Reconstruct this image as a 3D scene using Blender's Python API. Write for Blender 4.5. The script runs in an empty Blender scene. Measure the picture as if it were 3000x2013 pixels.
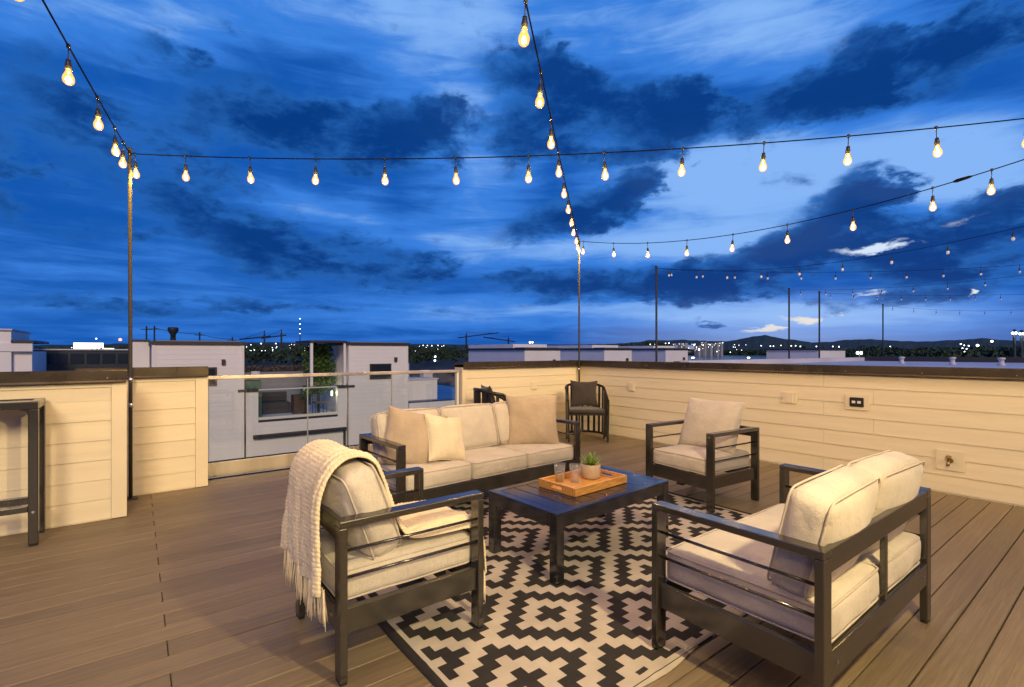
import bpy, bmesh, math, random
from mathutils import Vector, Matrix, noise
R = math.radians
random.seed(7)
SC = bpy.context.scene
COL = SC.collection

# ------------------------------------------------------------------ camera
CAM_H = 1.28
cam_d = bpy.data.cameras.new("camera")
cam = bpy.data.objects.new("camera", cam_d)
COL.objects.link(cam)
cam.location = (0, 0, CAM_H)
cam.rotation_euler = (R(90), 0, R(52.594 - 90))
cam_d.sensor_width = 36
cam_d.lens = 17.30
cam_d.shift_y = 0.0082
cam_d.clip_start = 0.05
cam_d.clip_end = 9000
SC.camera = cam

# ------------------------------------------------------------------ render / exposure
SC.render.engine = "CYCLES"
SC.view_settings.view_transform = "Standard"
SC.view_settings.look = "None"
SC.view_settings.exposure = 0.0
SC.view_settings.gamma = 1.0
SC.view_settings.use_curve_mapping = False
SC.cycles.use_denoising = True
SC.cycles.max_bounces = 6
SC.cycles.diffuse_bounces = 3
SC.cycles.glossy_bounces = 3
SC.cycles.transmission_bounces = 6
SC.cycles.transparent_max_bounces = 16
SC.cycles.sample_clamp_indirect = 4.0
SC.cycles.caustics_reflective = False
SC.cycles.caustics_refractive = False

# ------------------------------------------------------------------ world: dusk sky with clouds
FILL_AZ_TO = R(74)        # horizontal direction the light travels to
FILL_EL = R(26)
W = bpy.data.worlds.new("World")
SC.world = W
W.use_nodes = True
W.cycles.sampling_method = "MANUAL"
W.cycles.sample_map_resolution = 512
nt = W.node_tree
nt.nodes.clear()


class NB:
    """small node-building helper"""
    def __init__(s, nt): s.nt = nt

    def n(s, typ, ins=None, **kw):
        nd = s.nt.nodes.new(typ)
        for k, v in kw.items():
            setattr(nd, k, v)
        if ins:
            for k, v in ins.items():
                if hasattr(v, "node"):
                    s.nt.links.new(v, nd.inputs[k])
                else:
                    nd.inputs[k].default_value = v
        return nd

    def m(s, op, a, b=0.0, c=None, clamp=False):
        ins = {0: a, 1: b}
        if c is not None: ins[2] = c
        return s.n("ShaderNodeMath", ins, operation=op, use_clamp=clamp).outputs[0]

    def smooth(s, v, a, b, lo=0.0, hi=1.0):
        return s.n("ShaderNodeMapRange", {0: v, 1: a, 2: b, 3: lo, 4: hi}, interpolation_type="SMOOTHSTEP").outputs[0]

    def mix(s, f, a, b, blend="MIX"):
        nd = s.n("ShaderNodeMix", None, data_type="RGBA", blend_type=blend)
        for i, v in ((0, f), (6, a), (7, b)):
            if hasattr(v, "node"): s.nt.links.new(v, nd.inputs[i])
            else: nd.inputs[i].default_value = v if i == 0 else (tuple(v) + (1.0,))[:4]
        return nd.outputs[2]

    def noise(s, vec, scale, detail=4, rough=0.55, dist=0.0):
        return s.n("ShaderNodeTexNoise", {"Vector": vec, "Scale": scale, "Detail": detail, "Roughness": rough, "Distortion": dist})


# cloud masses: (azimuth, elevation, half width, half height, tilt, weight), radians in world directions
DARK = [(1.676, 0.376, 0.074, 0.049, 2.831, 0.6),
        (1.548, 0.464, 0.042, 0.022, -2.973, 0.45),
        (1.438, 0.51, 0.058, 0.019, 3.053, 0.35),
        (1.359, 0.504, 0.072, 0.03, -3.032, 0.4),
        (1.438, 0.396, 0.131, 0.052, 2.944, 0.8),
        (1.32, 0.429, 0.095, 0.035, 2.834, 0.6),
        (1.188, 0.394, 0.162, 0.063, 2.985, 1.2),
        (1.107, 0.442, 0.062, 0.033, 2.636, 0.5),
        (1.647, 0.308, 0.09, 0.044, 2.891, 0.5),
        (1.716, 0.239, 0.035, 0.072, 2.91, 0.7),
        (1.495, 0.279, 0.141, 0.044, 3.128, 0.5),
        (1.45, 0.21, 0.124, 0.045, -2.864, 0.7),
        (1.287, 0.178, 0.15, 0.048, -3.062, 0.95),
        (1.1, 0.158, 0.063, 0.036, 3.113, 0.7),
        (1.615, 0.182, 0.056, 0.028, 2.994, 0.45),
        (1.606, 0.077, 0.207, 0.017, 3.126, 0.5),
        (1.34, 0.077, 0.206, 0.011, 3.109, 0.35),
        (0.884, 0.516, 0.12, 0.055, -2.994, 0.9),
        (0.799, 0.528, 0.092, 0.032, -3.025, 0.5),
        (0.708, 0.459, 0.147, 0.041, -3.131, 1.0),
        (0.891, 0.423, 0.112, 0.039, -3.059, 0.85),
        (0.806, 0.381, 0.168, 0.024, -3.104, 0.55),
        (0.613, 0.403, 0.107, 0.057, 2.849, 1.0),
        (0.564, 0.434, 0.066, 0.03, 3.047, 0.6),
        (0.783, 0.273, 0.164, 0.039, 2.879, 1.2),
        (0.678, 0.306, 0.052, 0.025, 3.047, 0.6),
        (0.393, 0.404, 0.126, 0.038, 3.086, 1.15),
        (0.305, 0.416, 0.052, 0.029, 3.127, 0.8),
        (0.226, 0.437, 0.134, 0.043, -3.018, 1.0),
        (0.264, 0.456, 0.062, 0.034, -2.848, 0.5),
        (0.152, 0.435, 0.061, 0.034, -2.978, 0.5),
        (0.294, 0.264, 0.059, 0.036, -3.122, 1.15),
        (0.336, 0.217, 0.09, 0.041, 2.933, 1.05),
        (0.264, 0.224, 0.045, 0.026, -2.978, 0.7),
        (0.441, 0.17, 0.158, 0.035, 3.034, 0.85),
        (0.305, 0.157, 0.157, 0.03, -3.098, 0.85),
        (0.715, 0.134, 0.285, 0.033, -3.117, 1.1),
        (0.504, 0.118, 0.124, 0.031, -3.091, 0.9),
        (0.182, 0.168, 0.098, 0.043, -3.108, 0.85),
        (0.136, 0.206, 0.043, 0.019, -3.133, 0.6),
        (0.208, 0.126, 0.077, 0.021, -3.036, 0.6),
        (0.274, 0.092, 0.11, 0.02, 3.101, 0.5),
        (0.524, 0.055, 0.037, 0.006, 3.07, 0.8)]
LIGHT = [(1.548, 0.51, 0.364, 0.048, 2.878, 0.6),
        (1.085, 0.572, 0.18, 0.13, 3.067, 0.6),
        (0.642, 0.566, 0.364, 0.075, -3.029, 0.6),
        (0.993, 0.335, 0.093, 0.124, 3.119, 0.6),
        (0.504, 0.274, 0.196, 0.077, -3.032, 1.0),
        (0.441, 0.338, 0.223, 0.049, -2.99, 0.8),
        (0.177, 0.284, 0.114, 0.053, -2.904, 1.0),
        (0.405, 0.527, 0.146, 0.061, -2.906, 0.5),
        (0.571, 0.198, 0.259, 0.031, -3.077, 0.8),
        (0.776, 0.088, 0.456, 0.034, -3.132, 0.55),
        (0.441, 0.065, 0.196, 0.025, -3.109, 0.7),
        (0.226, 0.056, 0.149, 0.024, -3.096, 0.4),
        (0.899, 0.198, 0.185, 0.037, -3.138, 0.5),
        (0.19, 0.25, 0.08, 0.028, -2.933, 0.7),
        (1.313, 0.276, 0.158, 0.032, 3.14, 0.3),
        (1.642, 0.127, 0.178, 0.046, 3.035, 0.22),
        (1.203, 0.245, 0.155, 0.028, -3.037, 0.4),
        (1.378, 0.055, 0.484, 0.035, 3.121, 0.2)]
HIGH = [(0.449, 0.043, 0.035, 0.006, -3.12, 1.0),
        (0.43, 0.046, 0.015, 0.004, -2.921, 0.8),
        (0.403, 0.06, 0.037, 0.005, -3.108, 1.0),
        (0.386, 0.055, 0.015, 0.005, 2.971, 0.8),
        (0.304, 0.167, 0.045, 0.006, -3.11, 0.9),
        (0.264, 0.17, 0.028, 0.006, 3.054, 0.7),
        (0.289, 0.093, 0.013, 0.007, 2.779, 1.0),
        (0.189, 0.088, 0.005, 0.005, 2.756, 1.0),
        (0.346, 0.068, 0.011, 0.004, -3.098, 0.8),
        (0.226, 0.192, 0.053, 0.007, -3.119, 0.16),
        (0.18, 0.197, 0.038, 0.005, 3.04, 0.14),
        (0.252, 0.219, 0.049, 0.008, 3.094, 0.12)]


def build_sky():
    b = NB(nt)
    d = b.n("ShaderNodeTexCoord").outputs["Generated"]
    sep = b.n("ShaderNodeSeparateXYZ", {0: d})
    az = b.m("ARCTAN2", sep.outputs[1], sep.outputs[0])
    el = b.m("ARCSINE", sep.outputs[2])
    q = b.n("ShaderNodeCombineXYZ", {0: az, 1: el}).outputs[0]
    # cloud texture flattens towards the horizon
    elw = b.m("MULTIPLY", b.m("POWER", b.m("MAXIMUM", el, 0.0), 0.8), 1.9)
    qs = b.n("ShaderNodeCombineXYZ", {0: az, 1: elw, 2: 0.37}).outputs[0]
    n1 = b.noise(qs, 4.5, 3, 0.5)
    n2 = b.noise(qs, 9.0, 8, 0.62, 0.25)
    n3 = b.noise(qs, 26.0, 6, 0.62, 0.35)
    streak = b.noise(b.n("ShaderNodeMapping", {0: qs, 1: (3.1, 1.7, 0), 2: (0, 0, 0.22), 3: (2.4, 9.0, 1)}).outputs[0], 2.4, 7, 0.62, 0.5)

    def centred(nd): return b.n("ShaderNodeVectorMath", {0: nd.outputs["Color"], 1: (0.5, 0.5, 0.5)}, operation="SUBTRACT").outputs[0]

    def shifted(v, nd, ax, ay):
        w = b.n("ShaderNodeVectorMath", {0: centred(nd), 1: (ax, ay, 0.0)}, operation="MULTIPLY").outputs[0]
        return b.n("ShaderNodeVectorMath", {0: v, 1: w}, operation="ADD").outputs[0]
    qd = shifted(shifted(shifted(q, n1, 0.10, 0.05), n2, 0.14, 0.07), n3, 0.05, 0.026)
    qh = shifted(shifted(q, n2, 0.10, 0.03), n3, 0.08, 0.022)

    def field(lst, vec, grow):
        acc = 0.0
        for (a, e, ra, re, t, w) in lst:
            mp = b.n("ShaderNodeMapping", {0: vec, 1: (a, e, 0), 2: (0, 0, t), 3: (ra * grow, re * grow, 1)}, vector_type="TEXTURE")
            g = b.n("ShaderNodeTexGradient", {0: mp.outputs[0]}, gradient_type="SPHERICAL")
            acc = b.m("MULTIPLY_ADD", g.outputs[1], w, acc)
        return acc

    D = field(DARK, qd, 1.45)
    L = field(LIGHT, q, 1.7)
    Hh = field(HIGH, qh, 1.5)
    big = b.m("SUBTRACT", n1.outputs[0], 0.5)
    fine = b.m("SUBTRACT", n2.outputs[0], 0.5)
    fine3 = b.m("SUBTRACT", n3.outputs[0], 0.5)
    strk = b.m("SUBTRACT", streak.outputs[0], 0.5)
    fb = b.m("MULTIPLY_ADD", fine, 1.15, b.m("MULTIPLY_ADD", fine3, 0.50, b.m("MULTIPLY", big, 0.45)))
    Dn = b.m("ADD", D, fb)
    dark = b.smooth(Dn, 0.13, 0.56)
    Ln = b.m("ADD", b.m("MULTIPLY_ADD", strk, 0.75, L), b.m("MULTIPLY_ADD", big, 0.3, b.m("MULTIPLY", fine, 0.35)))
    light = b.smooth(Ln, -0.25, 1.05)
    # colours (linear)
    sky_deep = (0.005, 0.092, 0.43)
    sky_mid = (0.040, 0.212, 0.72)
    sky_pale = (0.235, 0.465, 0.92)
    c = b.mix(b.smooth(light, 0.0, 0.5), sky_deep, sky_mid)
    c = b.mix(b.smooth(light, 0.45, 1.0), c, sky_pale)
    # inside a cloud: thin rims stay lighter, thick cores and undersides go dark
    core = b.m("ADD", b.m("MULTIPLY_ADD", fine3, 1.1, b.m("MULTIPLY", D, 0.85)), b.m("MULTIPLY_ADD", fine, 2.0, b.m("MULTIPLY", strk, 0.5)))
    cl = b.mix(b.smooth(core, -0.05, 0.95), (0.022, 0.145, 0.50), (0.0007, 0.040, 0.215))
    c = b.mix(b.m("MULTIPLY", dark, 0.95), c, cl)
    hl = b.smooth(b.m("ADD", b.m("MULTIPLY_ADD", fine3, 1.5, Hh), b.m("MULTIPLY", strk, 0.9)), 0.22, 0.95)
    hl = b.m("MULTIPLY", hl, b.smooth(Hh, 0.02, 0.2))
    warm = b.smooth(el, 0.055, 0.11)
    hc = b.mix(warm, (1.0, 0.86, 0.62), (0.66, 0.79, 0.97))
    c = b.mix(hl, c, hc)
    # soft afterglow low over the hills where the sun went down
    gl = b.n("ShaderNodeMapping", {0: q, 1: (0.42, 0.03, 0), 3: (0.42, 0.085, 1)}, vector_type="TEXTURE")
    gg = b.n("ShaderNodeTexGradient", {0: gl.outputs[0]}, gradient_type="SPHERICAL").outputs[1]
    c = b.mix(b.m("MULTIPLY", b.m("MULTIPLY", gg, b.m("SUBTRACT", 1.0, b.m("MULTIPLY", dark, 0.75))), 0.5), c, (0.42, 0.58, 0.90))
    # physical twilight added underneath
    ns = b.n("ShaderNodeTexSky", None, sky_type="NISHITA", sun_disc=False, sun_elevation=R(-1.0), sun_rotation=R(68), altitude=200.0)
    c = b.mix(0.004, c, ns.outputs[0], "ADD")
    c = b.mix(b.smooth(el, -0.03, 0.0), (0.004, 0.02, 0.07), c)
    bg = b.n("ShaderNodeBackground", {0: c, 1: 1.0})
    out = b.n("ShaderNodeOutputWorld")
    nt.links.new(bg.outputs[0], out.inputs[0])


build_sky()

# weak warm fill, low and soft, added behind the camera for the far fronts
rear_fill_d = bpy.data.lights.new("rear_fill", "SUN")
rear_fill_d.energy = 1.75
rear_fill_d.color = (1.0, 0.78, 0.49)
rear_fill_d.angle = R(14)
rear_fill = bpy.data.objects.new("rear_fill", rear_fill_d)
COL.objects.link(rear_fill)
dv = Vector((math.cos(FILL_AZ_TO) * math.cos(FILL_EL), math.sin(FILL_AZ_TO) * math.cos(FILL_EL), -math.sin(FILL_EL)))
rear_fill.rotation_euler = dv.to_track_quat("-Z", "Y").to_euler()

BULB_W = 18.5
PORCH_W = 310.0

# ------------------------------------------------------------------ materials
MATS = {}


def mat(name, base, rough=0.5, metal=0.0, spec=0.5, var=0.0, var_scale=8.0, bump=0.0, bump_scale=60.0, stretch=None, emit=None, emit_s=0.0, coords="Object", detail=4):
    m = bpy.data.materials.new(name)
    m.use_nodes = True
    t = m.node_tree
    b = NB(t)
    p = t.nodes["Principled BSDF"]
    p.inputs["Base Color"].default_value = tuple(base) + (1,)
    p.inputs["Roughness"].default_value = rough
    p.inputs["Metallic"].default_value = metal
    p.inputs["Specular IOR Level"].default_value = spec
    if emit:
        p.inputs["Emission Color"].default_value = tuple(emit) + (1,)
        p.inputs["Emission Strength"].default_value = emit_s
    if var or bump:
        co = b.n("ShaderNodeTexCoord").outputs[coords]
        if stretch:
            co = b.n("ShaderNodeMapping", {0: co, 3: stretch}).outputs[0]
        if var:
            n = b.noise(co, var_scale, detail, 0.6)
            f = b.smooth(n.outputs[0], 0.25, 0.75)
            lo = tuple(x * (1 - var) for x in base)
            hi = tuple(min(1, x * (1 + var)) for x in base)
            t.links.new(b.mix(f, lo, hi), p.inputs["Base Color"])
            t.links.new(b.m("MULTIPLY_ADD", f, 0.16, rough - 0.08), p.inputs["Roughness"])
        if bump:
            n = b.noise(co, bump_scale, 3, 0.6)
            bp = b.n("ShaderNodeBump", {"Strength": bump, "Distance": 0.01, "Height": n.outputs[0]})
            t.links.new(bp.outputs[0], p.inputs["Normal"])
    MATS[name] = m
    return m


def fabric(name, base, weave=900.0):
    m = mat(name, base, 0.9, spec=0.2)
    t = m.node_tree
    b = NB(t)
    p = t.nodes["Principled BSDF"]
    p.inputs["Sheen Weight"].default_value = 0.25
    p.inputs["Sheen Roughness"].default_value = 0.5
    co = b.n("ShaderNodeTexCoord").outputs["Object"]
    n = b.noise(co, 5.0, 4, 0.6)
    n2 = b.noise(co, 260.0, 2, 0.6)
    f = b.m("ADD", b.m("MULTIPLY", n.outputs[0], 0.6), b.m("MULTIPLY", n2.outputs[0], 0.4))
    lo = tuple(x * 0.86 for x in base); hi = tuple(min(1, x * 1.10) for x in base)
    t.links.new(b.mix(b.smooth(f, 0.35, 0.65), lo, hi), p.inputs["Base Color"])
    h = b.m("ADD", b.m("MULTIPLY", n2.outputs[0], 0.35), b.m("MULTIPLY", b.noise(co, 14.0, 3, 0.5).outputs[0], 1.0))
    h = b.m("MULTIPLY_ADD", b.noise(b.n("ShaderNodeMapping", {0: co, 2: (0.3, 0.2, 0.7), 3: (1.0, 2.6, 1.4)}).outputs[0], 6.0, 3, 0.55, 1.2).outputs[0], 0.9, h)
    bp = b.n("ShaderNodeBump", {"Strength": 0.5, "Distance": 0.018, "Height": h})
    t.links.new(bp.outputs[0], p.inputs["Normal"])
    return m


siding = mat("painted siding", (0.79, 0.695, 0.475), 0.48, var=0.05, var_scale=3.0, bump=0.06, bump_scale=30, stretch=(0.4, 0.4, 6))
trim_m = mat("painted trim", (0.79, 0.695, 0.475), 0.45, var=0.03, var_scale=4.0)
far_siding = mat("far white siding", (0.86, 0.80, 0.77), 0.55, var=0.04, var_scale=1.2)
cap_m = mat("bronze coping", (0.075, 0.058, 0.036), 0.30, metal=0.55, var=0.15, var_scale=3.0, bump=0.05, bump_scale=5)
far_cap = mat("dark far coping", (0.035, 0.032, 0.034), 0.5)
frame_m = mat("charcoal powder coat", (0.027, 0.024, 0.019), 0.17, metal=0.0, spec=1.0)
table_m = mat("black table metal", (0.018, 0.018, 0.020), 0.13, metal=0.0, spec=1.0)
pole_m = mat("grey steel pole", (0.050, 0.047, 0.044), 0.75, metal=0.0, spec=0.2)
cable_m = mat("black rubber cable", (0.004, 0.004, 0.005), 1.0, spec=0.0)
black_m = mat("black plastic", (0.012, 0.012, 0.013), 0.45)
steel_m = mat("brushed stainless", (0.80, 0.71, 0.54), 0.30, metal=0.8, var=0.18, var_scale=3.0, bump=0.05, bump_scale=9, stretch=(1, 1, 0.05))
edge_m = mat("polished glass edge", (0.33, 0.38, 0.36), 0.15, spec=0.8)
screw_m = mat("zinc screw", (0.6, 0.58, 0.55), 0.3, metal=1.0)
beige = fabric("beige cushion fabric", (0.57, 0.515, 0.425))
taupe = fabric("taupe pillow fabric", (0.46, 0.365, 0.255))
cream = fabric("cream pillow fabric", (0.76, 0.66, 0.46))
pipe_m = fabric("cushion piping", (0.54, 0.48, 0.39))
dark_fab = fabric("dark brown fabric", (0.050, 0.042, 0.036))
knit_m = fabric("cream knit wool", (0.80, 0.68, 0.46))
dark_chair = mat("dark brown chair metal", (0.020, 0.016, 0.014), 0.35, metal=0.2)
tray_m = mat("bamboo tray", (0.60, 0.30, 0.075), 0.38, var=0.30, var_scale=6, stretch=(2, 14, 14), bump=0.04, bump_scale=40)
pot_m = mat("sand ceramic pot", (0.50, 0.40, 0.28), 0.7, var=0.08, var_scale=40, bump=0.06, bump_scale=200)
soil_m = mat("potting soil", (0.03, 0.022, 0.016), 0.95, bump=0.5, bump_scale=120)
leaf_m = mat("succulent green", (0.20, 0.32, 0.075), 0.38, var=0.45, var_scale=22)
white_p = mat("white plastic plate", (0.78, 0.74, 0.66), 0.4)
brass_m = mat("dull brass tap", (0.35, 0.25, 0.10), 0.35, metal=1.0)
dirt_m = mat("dark soil street", (0.016, 0.018, 0.016), 0.9, var=0.5, var_scale=0.02)
hill_m = mat("wooded hillside", (0.022, 0.040, 0.036), 0.95, var=0.5, var_scale=0.03, detail=8)
tree_m = mat("dark tree leaves", (0.030, 0.055, 0.022), 0.8, var=0.5, var_scale=1.0)
bark_m = mat("dark bark", (0.05, 0.04, 0.03), 0.9)
ivy_m = mat("ivy leaves", (0.050, 0.10, 0.022), 0.6, var=0.5, var_scale=2.0)
hedge_m = mat("dry brown hedge", (0.11, 0.085, 0.07), 0.9, var=0.5, var_scale=3)
roof_m = mat("grey roof membrane", (0.22, 0.22, 0.24), 0.55, var=0.15, var_scale=0.5)
pale_roof = mat("pale roof membrane", (0.62, 0.58, 0.60), 0.5, var=0.10, var_scale=0.6)
sky_tint_roof = mat("sky-tinted metal roof", (0.03, 0.10, 0.24), 0.35, metal=0.3, var=0.15, var_scale=0.4)  # blue of the mirrored sky is put into the roof's base colour
darkwall = mat("dark far facade", (0.02, 0.028, 0.035), 0.4, var=0.3, var_scale=0.3)
crane_m = mat("dark crane steel", (0.02, 0.022, 0.025), 0.6)
wicker_m = mat("dark patio furniture", (0.06, 0.05, 0.045), 0.8, var=0.3, var_scale=12)
planter_m = mat("faded green planter", (0.07, 0.16, 0.10), 0.6)
dome_m = mat("white arena roof", (0.60, 0.64, 0.70), 0.5)
house_m = mat("pale hillside house", (0.40, 0.40, 0.42), 0.7)


def emitter(name, colr, s, light=True):
    m = bpy.data.materials.new(name)
    m.use_nodes = True
    t = m.node_tree
    t.nodes.clear()
    b = NB(t)
    e = b.n("ShaderNodeEmission", {0: tuple(colr) + (1,), 1: s})
    o = b.n("ShaderNodeOutputMaterial")
    t.links.new(e.outputs[0], o.inputs[0])
    if not light:
        m.cycles.emission_sampling = "NONE"
    return m


filament_m = emitter("glowing filament", (1.0, 0.78, 0.42), 18.0, False)
lamp_white = emitter("cold white lamp", (0.80, 0.93, 1.0), 6.0, False)
lamp_warm = emitter("warm street lamp", (1.0, 0.80, 0.52), 5.0, False)
lamp_red = emitter("red beacon", (1.0, 0.28, 0.16), 4.0, False)
flood_m = emitter("stadium floodlight", (0.86, 0.97, 1.0), 14.0, False)
win_m = emitter("lit window", (1.0, 0.86, 0.55), 1.6, False)
shed_glow_m = emitter("glowing shed wall", (1.0, 0.93, 0.74), 2.6, False)  # emission stands in for floodlight falling on the shed walls
porch_m = emitter("lit lantern glass", (1.0, 0.80, 0.50), 12.0, False)


def bulb_glass_mat(name, glow, tint):
    """thin amber lamp glass: mostly see-through, a little of its own glow, a glossy skin"""
    m = bpy.data.materials.new(name)
    m.use_nodes = True
    t = m.node_tree
    t.nodes.clear()
    b = NB(t)
    tr = b.n("ShaderNodeBsdfTransparent", {0: tuple(tint) + (1,)})
    em = b.n("ShaderNodeEmission", {0: (1.0, 0.43, 0.07, 1), 1: glow})
    gl = b.n("ShaderNodeBsdfGlossy", {0: (1, 1, 1, 1), 1: 0.04})
    fr = b.n("ShaderNodeMath", {0: b.m("POWER", b.n("ShaderNodeLayerWeight", {0: 0.5}).outputs[1], 4.0), 1: 0.6, 2: 0.04}, operation="MULTIPLY_ADD")
    a = b.n("ShaderNodeAddShader", {0: tr.outputs[0], 1: em.outputs[0]})
    mx = b.n("ShaderNodeMixShader", {0: fr.outputs[0], 1: a.outputs[0], 2: gl.outputs[0]})
    o = b.n("ShaderNodeOutputMaterial")
    t.links.new(mx.outputs[0], o.inputs[0])
    m.cycles.emission_sampling = "NONE"
    return m


bulb_lit = bulb_glass_mat("lit amber bulb glass", 1.25, (0.90, 0.60, 0.26))
bulb_off = mat("unlit frosted bulb", (0.75, 0.78, 0.82), 0.15, spec=0.8)


def pane_mat(name, *a_, milky=0.0, **k_):
    m = pane_base(name, *a_, **k_)
    if milky:
        t = m.node_tree
        b = NB(t)
        o = [n for n in t.nodes if n.type == "OUTPUT_MATERIAL"][0]
        src = o.inputs[0].links[0].from_socket
        df = b.n("ShaderNodeBsdfDiffuse", {0: (0.95, 0.96, 0.95, 1)})
        mx = b.n("ShaderNodeMixShader", {0: milky, 1: src, 2: df.outputs[0]})
        t.links.new(mx.outputs[0], o.inputs[0])
    return m


def pane_base(name, tint=(0.93, 0.965, 0.955), rough=0.0, boost=1.0, pw=4.0, f0=0.045):
    m = bpy.data.materials.new(name)
    m.use_nodes = True
    t = m.node_tree
    t.nodes.clear()
    b = NB(t)
    tr = b.n("ShaderNodeBsdfTransparent", {0: tuple(tint) + (1,)})
    gl = b.n("ShaderNodeBsdfGlossy", {0: (1, 1, 1, 1), 1: rough})
    fc = b.m("POWER", b.n("ShaderNodeLayerWeight", {0: 0.5}).outputs[1], pw)
    fr = b.m("MULTIPLY", b.m("MULTIPLY_ADD", fc, 0.85, f0), boost, clamp=True)
    mx = b.n("ShaderNodeMixShader", {0: fr, 1: tr.outputs[0], 2: gl.outputs[0]})
    o = b.n("ShaderNodeOutputMaterial")
    t.links.new(mx.outputs[0], o.inputs[0])
    return m


rail_glass = pane_mat("clear railing glass")
cup_glass = pane_mat("clear drinking glass", (0.985, 0.992, 0.985), 0.04, 1.0, 2.6, 0.03, milky=0.07)
water_m = pane_mat("drinking water", (0.96, 0.98, 0.98), 0.03, 0.7, 2.6, 0.03)
dark_glass = mat("dark window glass", (0.02, 0.025, 0.03), 0.08, spec=0.8)
lake_m = mat("lake water", (0.01, 0.03, 0.05), 0.12, spec=0.6, bump=0.15, bump_scale=0.05)


def wood_deck():
    m = mat("composite deck board", (0.25, 0.20, 0.14), 0.55)
    t = m.node_tree
    b = NB(t)
    p = t.nodes["Principled BSDF"]
    tc = b.n("ShaderNodeTexCoord").outputs["Object"]
    oi = b.n("ShaderNodeObjectInfo").outputs["Random"]
    off = b.n("ShaderNodeCombineXYZ", {0: b.m("MULTIPLY", oi, 17.0), 1: b.m("MULTIPLY", oi, 9.0)}).outputs[0]
    co = b.n("ShaderNodeVectorMath", {0: tc, 1: off}, operation="ADD").outputs[0]
    g1 = b.noise(b.n("ShaderNodeMapping", {0: co, 3: (1.2, 42, 42)}).outputs[0], 1.0, 5, 0.65, 0.3)
    g2 = b.noise(b.n("ShaderNodeMapping", {0: co, 3: (6, 190, 190)}).outputs[0], 1.0, 2, 0.6)
    bl = b.noise(co, 1.6, 3, 0.5)
    f = b.m("ADD", b.m("MULTIPLY", g1.outputs[0], 0.6), b.m("MULTIPLY", g2.outputs[0], 0.4))
    c = b.mix(b.smooth(f, 0.32, 0.68), (0.132, 0.095, 0.053), (0.226, 0.176, 0.100))
    c = b.mix(b.m("MULTIPLY", b.smooth(bl.outputs[0], 0.35, 0.75), 0.35), c, (0.15, 0.105, 0.064))
    tone = b.m("MULTIPLY_ADD", oi, 0.30, 0.85)
    c = b.n("ShaderNodeVectorMath", {0: c, 3: tone}, operation="SCALE").outputs[0]
    t.links.new(c, p.inputs["Base Color"])
    t.links.new(b.m("MULTIPLY_ADD", f, 0.25, 0.40), p.inputs["Roughness"])
    bp = b.n("ShaderNodeBump", {"Strength": 0.30, "Distance": 0.004, "Height": f})
    t.links.new(bp.outputs[0], p.inputs["Normal"])
    return m


deck_m = wood_deck()

RUG = (0.905, 3.86, 1.195, 3.64)          # x0 x1 y0 y1


def rug_mat():
    m = mat("woven rug", (0.6, 0.55, 0.46), 0.85, spec=0.15)
    t = m.node_tree
    b = NB(t)
    p = t.nodes["Principled BSDF"]
    tc = b.n("ShaderNodeTexCoord").outputs["Object"]          # object origin = world origin of the rug corner
    sp = b.n("ShaderNodeSeparateXYZ", {0: tc})
    x, y = sp.outputs[0], sp.outputs[1]
    i = b.m("ROUND", b.m("DIVIDE", b.m("SUBTRACT", x, 1.210 - RUG[0]), 0.0566))
    j = b.m("ROUND", b.m("DIVIDE", b.m("SUBTRACT", y, 2.090 - RUG[2]), 0.0504))

    def dist(oi, oj):
        a = b.m("ABSOLUTE", b.m("WRAP", b.m("ADD", i, float(oi)), 6.99, -7.01)) if False else None
        wi = b.n("ShaderNodeMath", {0: b.m("ADD", i, float(oi)), 1: 7.01, 2: -6.99}, operation="WRAP").outputs[0]
        wj = b.n("ShaderNodeMath", {0: b.m("ADD", j, float(oj)), 1: 6.01, 2: -5.99}, operation="WRAP").outputs[0]
        return b.m("ADD", b.m("ABSOLUTE", wi), b.m("ABSOLUTE", wj))

    dd = b.m("MINIMUM", dist(0, 0), dist(7, 6))
    inner = b.m("LESS_THAN", dd, 1.5)
    ring = b.m("MULTIPLY", b.m("GREATER_THAN", dd, 3.5), b.m("LESS_THAN", dd, 5.5))
    blk = b.m("MAXIMUM", inner, ring)
    w, h = RUG[1] - RUG[0], RUG[3] - RUG[2]
    ex = b.m("MINIMUM", x, b.m("SUBTRACT", w, x))
    ey = b.m("MINIMUM", y, b.m("SUBTRACT", h, y))
    blk = b.m("MULTIPLY", blk, b.m("GREATER_THAN", ex, 0.062))
    blk = b.m("MULTIPLY", blk, b.m("GREATER_THAN", ey, 0.040))
    blk = b.m("MAXIMUM", blk, b.m("LESS_THAN", ex, 0.040))
    line = b.m("MULTIPLY", b.m("GREATER_THAN", ey, 0.009), b.m("LESS_THAN", ey, 0.0135))
    blk = b.m("MAXIMUM", blk, line)
    wv = b.n("ShaderNodeTexWave", {"Vector": tc, "Scale": 95.0, "Distortion": 1.5, "Detail": 1.0, "Detail Scale": 4.0}, wave_type="BANDS", bands_direction="DIAGONAL")
    ns = b.noise(tc, 4.0, 4, 0.6)
    crm = b.mix(b.smooth(ns.outputs[0], 0.3, 0.7), (0.50, 0.44, 0.355), (0.62, 0.555, 0.46))
    bk = b.mix(b.smooth(ns.outputs[0], 0.3, 0.7), (0.014, 0.013, 0.014), (0.028, 0.025, 0.025))
    c = b.mix(blk, crm, bk)
    c = b.mix(b.m("MULTIPLY", wv.outputs[0], 0.22), c, (0.12, 0.11, 0.10))
    t.links.new(c, p.inputs["Base Color"])
    bp = b.n("ShaderNodeBump", {"Strength": 0.5, "Distance": 0.004, "Height": wv.outputs[0]})
    t.links.new(bp.outputs[0], p.inputs["Normal"])
    return m


rug_m = rug_mat()


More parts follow.
